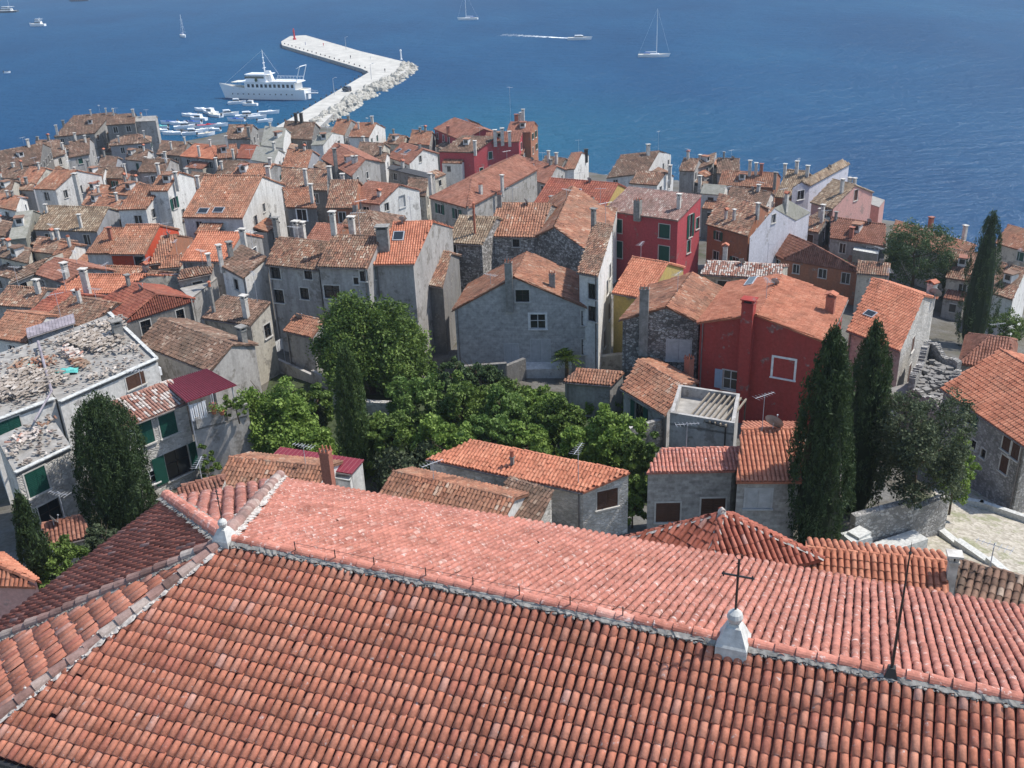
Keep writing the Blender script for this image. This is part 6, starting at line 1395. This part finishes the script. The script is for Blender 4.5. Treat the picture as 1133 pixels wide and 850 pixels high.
gd=[(560,418,450,56,'laurel',7000,'shrub right below the terrace wall of the grey gabled house'),(600,425,460,50,'bright',7000,'light shrub under the white terrace wall'),(520,424,458,54,'laurel',6000,'shrub under the shaded left part of the terrace wall'),(305,418,500,82,'bright',15000,'leafy light green shrub at the left end of the walled garden'),(330,470,512,80,'bright',10000,'darker shrub under the light green shrub at the garden left'),(352,415,470,40,'laurel',5000,'round bush left of the slender cypress'),(432,440,520,60,'laurel',13000,'round dome shaped shrub right of the slender cypress'),(455,408,470,60,'vine',9000,'grey green climbing plant behind the dome shaped shrub'),(512,412,485,62,'laurel',12000,'leafy tree in the middle of the garden'),(556,415,490,56,'vine',12000,'pale green vine hanging over a frame in the middle of the garden'),(487,455,525,70,'bright',10000,'low shrub between the dome and the middle tree'),(470,390,430,36,'vine',4000,'light green shoot in the shade by the grey house'),(540,450,515,60,'vine',9000,'shrub in front of the pale vine'),(585,462,515,54,'bright',8000,'bright shrub above the rubble cottage roof'),(618,436,500,58,'laurel',13000,'tall dark shrub right of the pale vine'),(648,462,520,56,'bright',12000,'striped looking green bush near the right of the garden'),(675,446,522,62,'bright',14000,'big rounded shrub beside the mottled roof cottage'),(665,420,450,62,'bright',7000,'vines spilling over the low garden roof'),(706,470,548,40,'laurel',8000,'upright shrub at the right end of the garden'),(700,520,580,34,'laurel',6000,'dark shrub in the gap between the two cottages'),(600,500,540,60,'laurel',6000,'low hedge behind the long orange cottage roof'),(340,440,470,44,'olive',4000,'yellowish bush by the garden wall at the left'),(450,490,535,80,'olive',9000,'olive toned shrub in the lower left garden'),(500,395,440,50,'pine',5000,'dark shrub in deep shade left of the grey house'),(535,395,430,50,'pine',4500,'dark shrub below the wall of the grey house'),(735,500,548,34,'olive',3000,'thin bush beside the terrace wall')]
for cx,ty,by,w_,k_,K_,lab in gd: tree(lab,cx,ty+9,by+4,w_*1.12,k_,int(K_*1.5),.25,low=-.15,name='garden_shrub',cat='shrub',group=GP)
tree('bush on the slope left of the church apse, lower clump',75,600,665,62,'laurel',9000,.17,low=0,name='garden_shrub',cat='shrub')
tree('bush on the slope left of the church apse, upper clump',115,580,640,52,'olive',7000,.17,low=0,name='garden_shrub',cat='shrub')
tree('creeper growing by the french window of the striped roof house',232,495,548,30,'laurel',4000,.17,low=0,name='creeper_bush',cat='shrub')
tree('leafy creeper on the terrace corner under the burgundy canopy',262,438,462,30,'laurel',2500,.15,h=4.6,low=0,name='creeper_bush',cat='shrub')
tree('bright bush in the shade of the terrace building',243,478,520,20,'bright',2500,.15,low=0,name='creeper_bush',cat='shrub')
# fan palm on the terrace of the grey gabled house
pb=None
for k_ in range(100):
    q_=hs1['c'][0]+(hs1['c'][1]-hs1['c'][0])*k_/100
    if proj(q_)[0]>626: break
pb=q_-hs1['n']*1.9; pb[2]=T(pb[0],pb[1])+.9; pr=empty('fan_palm',pb,'small fan palm beside the door of the large grey gabled house','palm')
mb=MB(); mb.tube(pb-[0,0,1.2],pb+[0,0,1.3],.2,.16,8); mb.build('trunk',MT['bark'],pr,org=pb)
mb=MB(); c=pb+[0,0,1.3]
for i in range(60):
    a=RNG.random()*6.28; el=RNG.uniform(.0,1.4); l=RNG.uniform(1.4,2.); d0=np.array([math.cos(a)*math.cos(el),math.sin(a)*math.cos(el),math.sin(el)]); s_=norm(np.cross(d0,[0,0,1.]))
    for j in range(6):
        f0=.15+j*.14; q=c+d0*l*f0-np.array([0,0,.55*f0*f0*l])
        for sg in(-1,1):
            e_=q+(d0*.45+s_*sg*.55)*.75*(1.1-f0*.4)-np.array([0,0,.15]); mb.face([q-d0*.07,e_,q+d0*.09],0,float(RNG.random()))
mb.build('crown',MT['leaf_laurel'],pr,org=pb)
# ------------------------------------------------------------------ light, sky, camera
SUNAZ=math.atan2(.975,.22)   # clockwise from +Y
SUNEL=R(56)
w=bpy.data.worlds.new('World'); S.world=w; w.use_nodes=True; nt=w.node_tree; bg=nt.nodes['Background']; sky=nt.nodes.new('ShaderNodeTexSky'); sky.sky_type='NISHITA'; sky.sun_disc=False
sky.sun_elevation=SUNEL; sky.sun_rotation=SUNAZ; sky.altitude=50; sky.air_density=1.; sky.dust_density=.7; sky.ozone_density=1.2; nt.links.new(sky.outputs[0],bg.inputs[0]); bg.inputs[1].default_value=.15
sl=bpy.data.lights.new('sun','SUN'); sl.energy=3.7; sl.angle=R(.6); sl.color=(1,.95,.88); so=bpy.data.objects.new('sun',sl); COL.objects.link(so)
sd=Vector((math.sin(SUNAZ)*math.cos(SUNEL),math.cos(SUNAZ)*math.cos(SUNEL),math.sin(SUNEL))); so.rotation_euler=sd.to_track_quat('Z','Y').to_euler(); so.location=(60,40,120)
cam=bpy.data.cameras.new('camera'); co=bpy.data.objects.new('camera',cam); COL.objects.link(co); S.camera=co
cam.sensor_width=36; cam.lens=F/1133*36; cam.clip_end=20000; cam.clip_start=.5
from mathutils import Matrix
bk=-FW; M=Matrix(((RT[0],UP[0],bk[0],0),(RT[1],UP[1],bk[1],0),(RT[2],UP[2],bk[2],CH),(0,0,0,1))); co.matrix_world=M
S.view_settings.view_transform='Standard'; S.view_settings.look='None'; S.view_settings.exposure=EXPO; S.view_settings.gamma=1
S.render.resolution_x=1024; S.render.resolution_y=768
S.cycles.use_denoising=True; S.cycles.max_bounces=5; S.cycles.diffuse_bounces=3; S.cycles.transparent_max_bounces=4; S.cycles.use_adaptive_sampling=True

# thin sea air
mb=MB(); mb.box((0,2900,26.),(4200,3300,45.)); hz=bpy.data.materials.new('haze_air'); hz.use_nodes=True; hn=hz.node_tree; hn.nodes.remove(hn.nodes['Principled BSDF']); pv=hn.nodes.new('ShaderNodeVolumePrincipled')
pv.inputs['Color'].default_value=(.80,.90,1,1); pv.inputs['Density'].default_value=.00017; pv.inputs['Anisotropy'].default_value=.3; hn.links.new(pv.outputs[0],hn.nodes['Material Output'].inputs['Volume'])
o=mb.build('haze',hz); tag(o,'thin bluish sea air over town and water','haze',kind='stuff'); S.cycles.volume_bounces=0
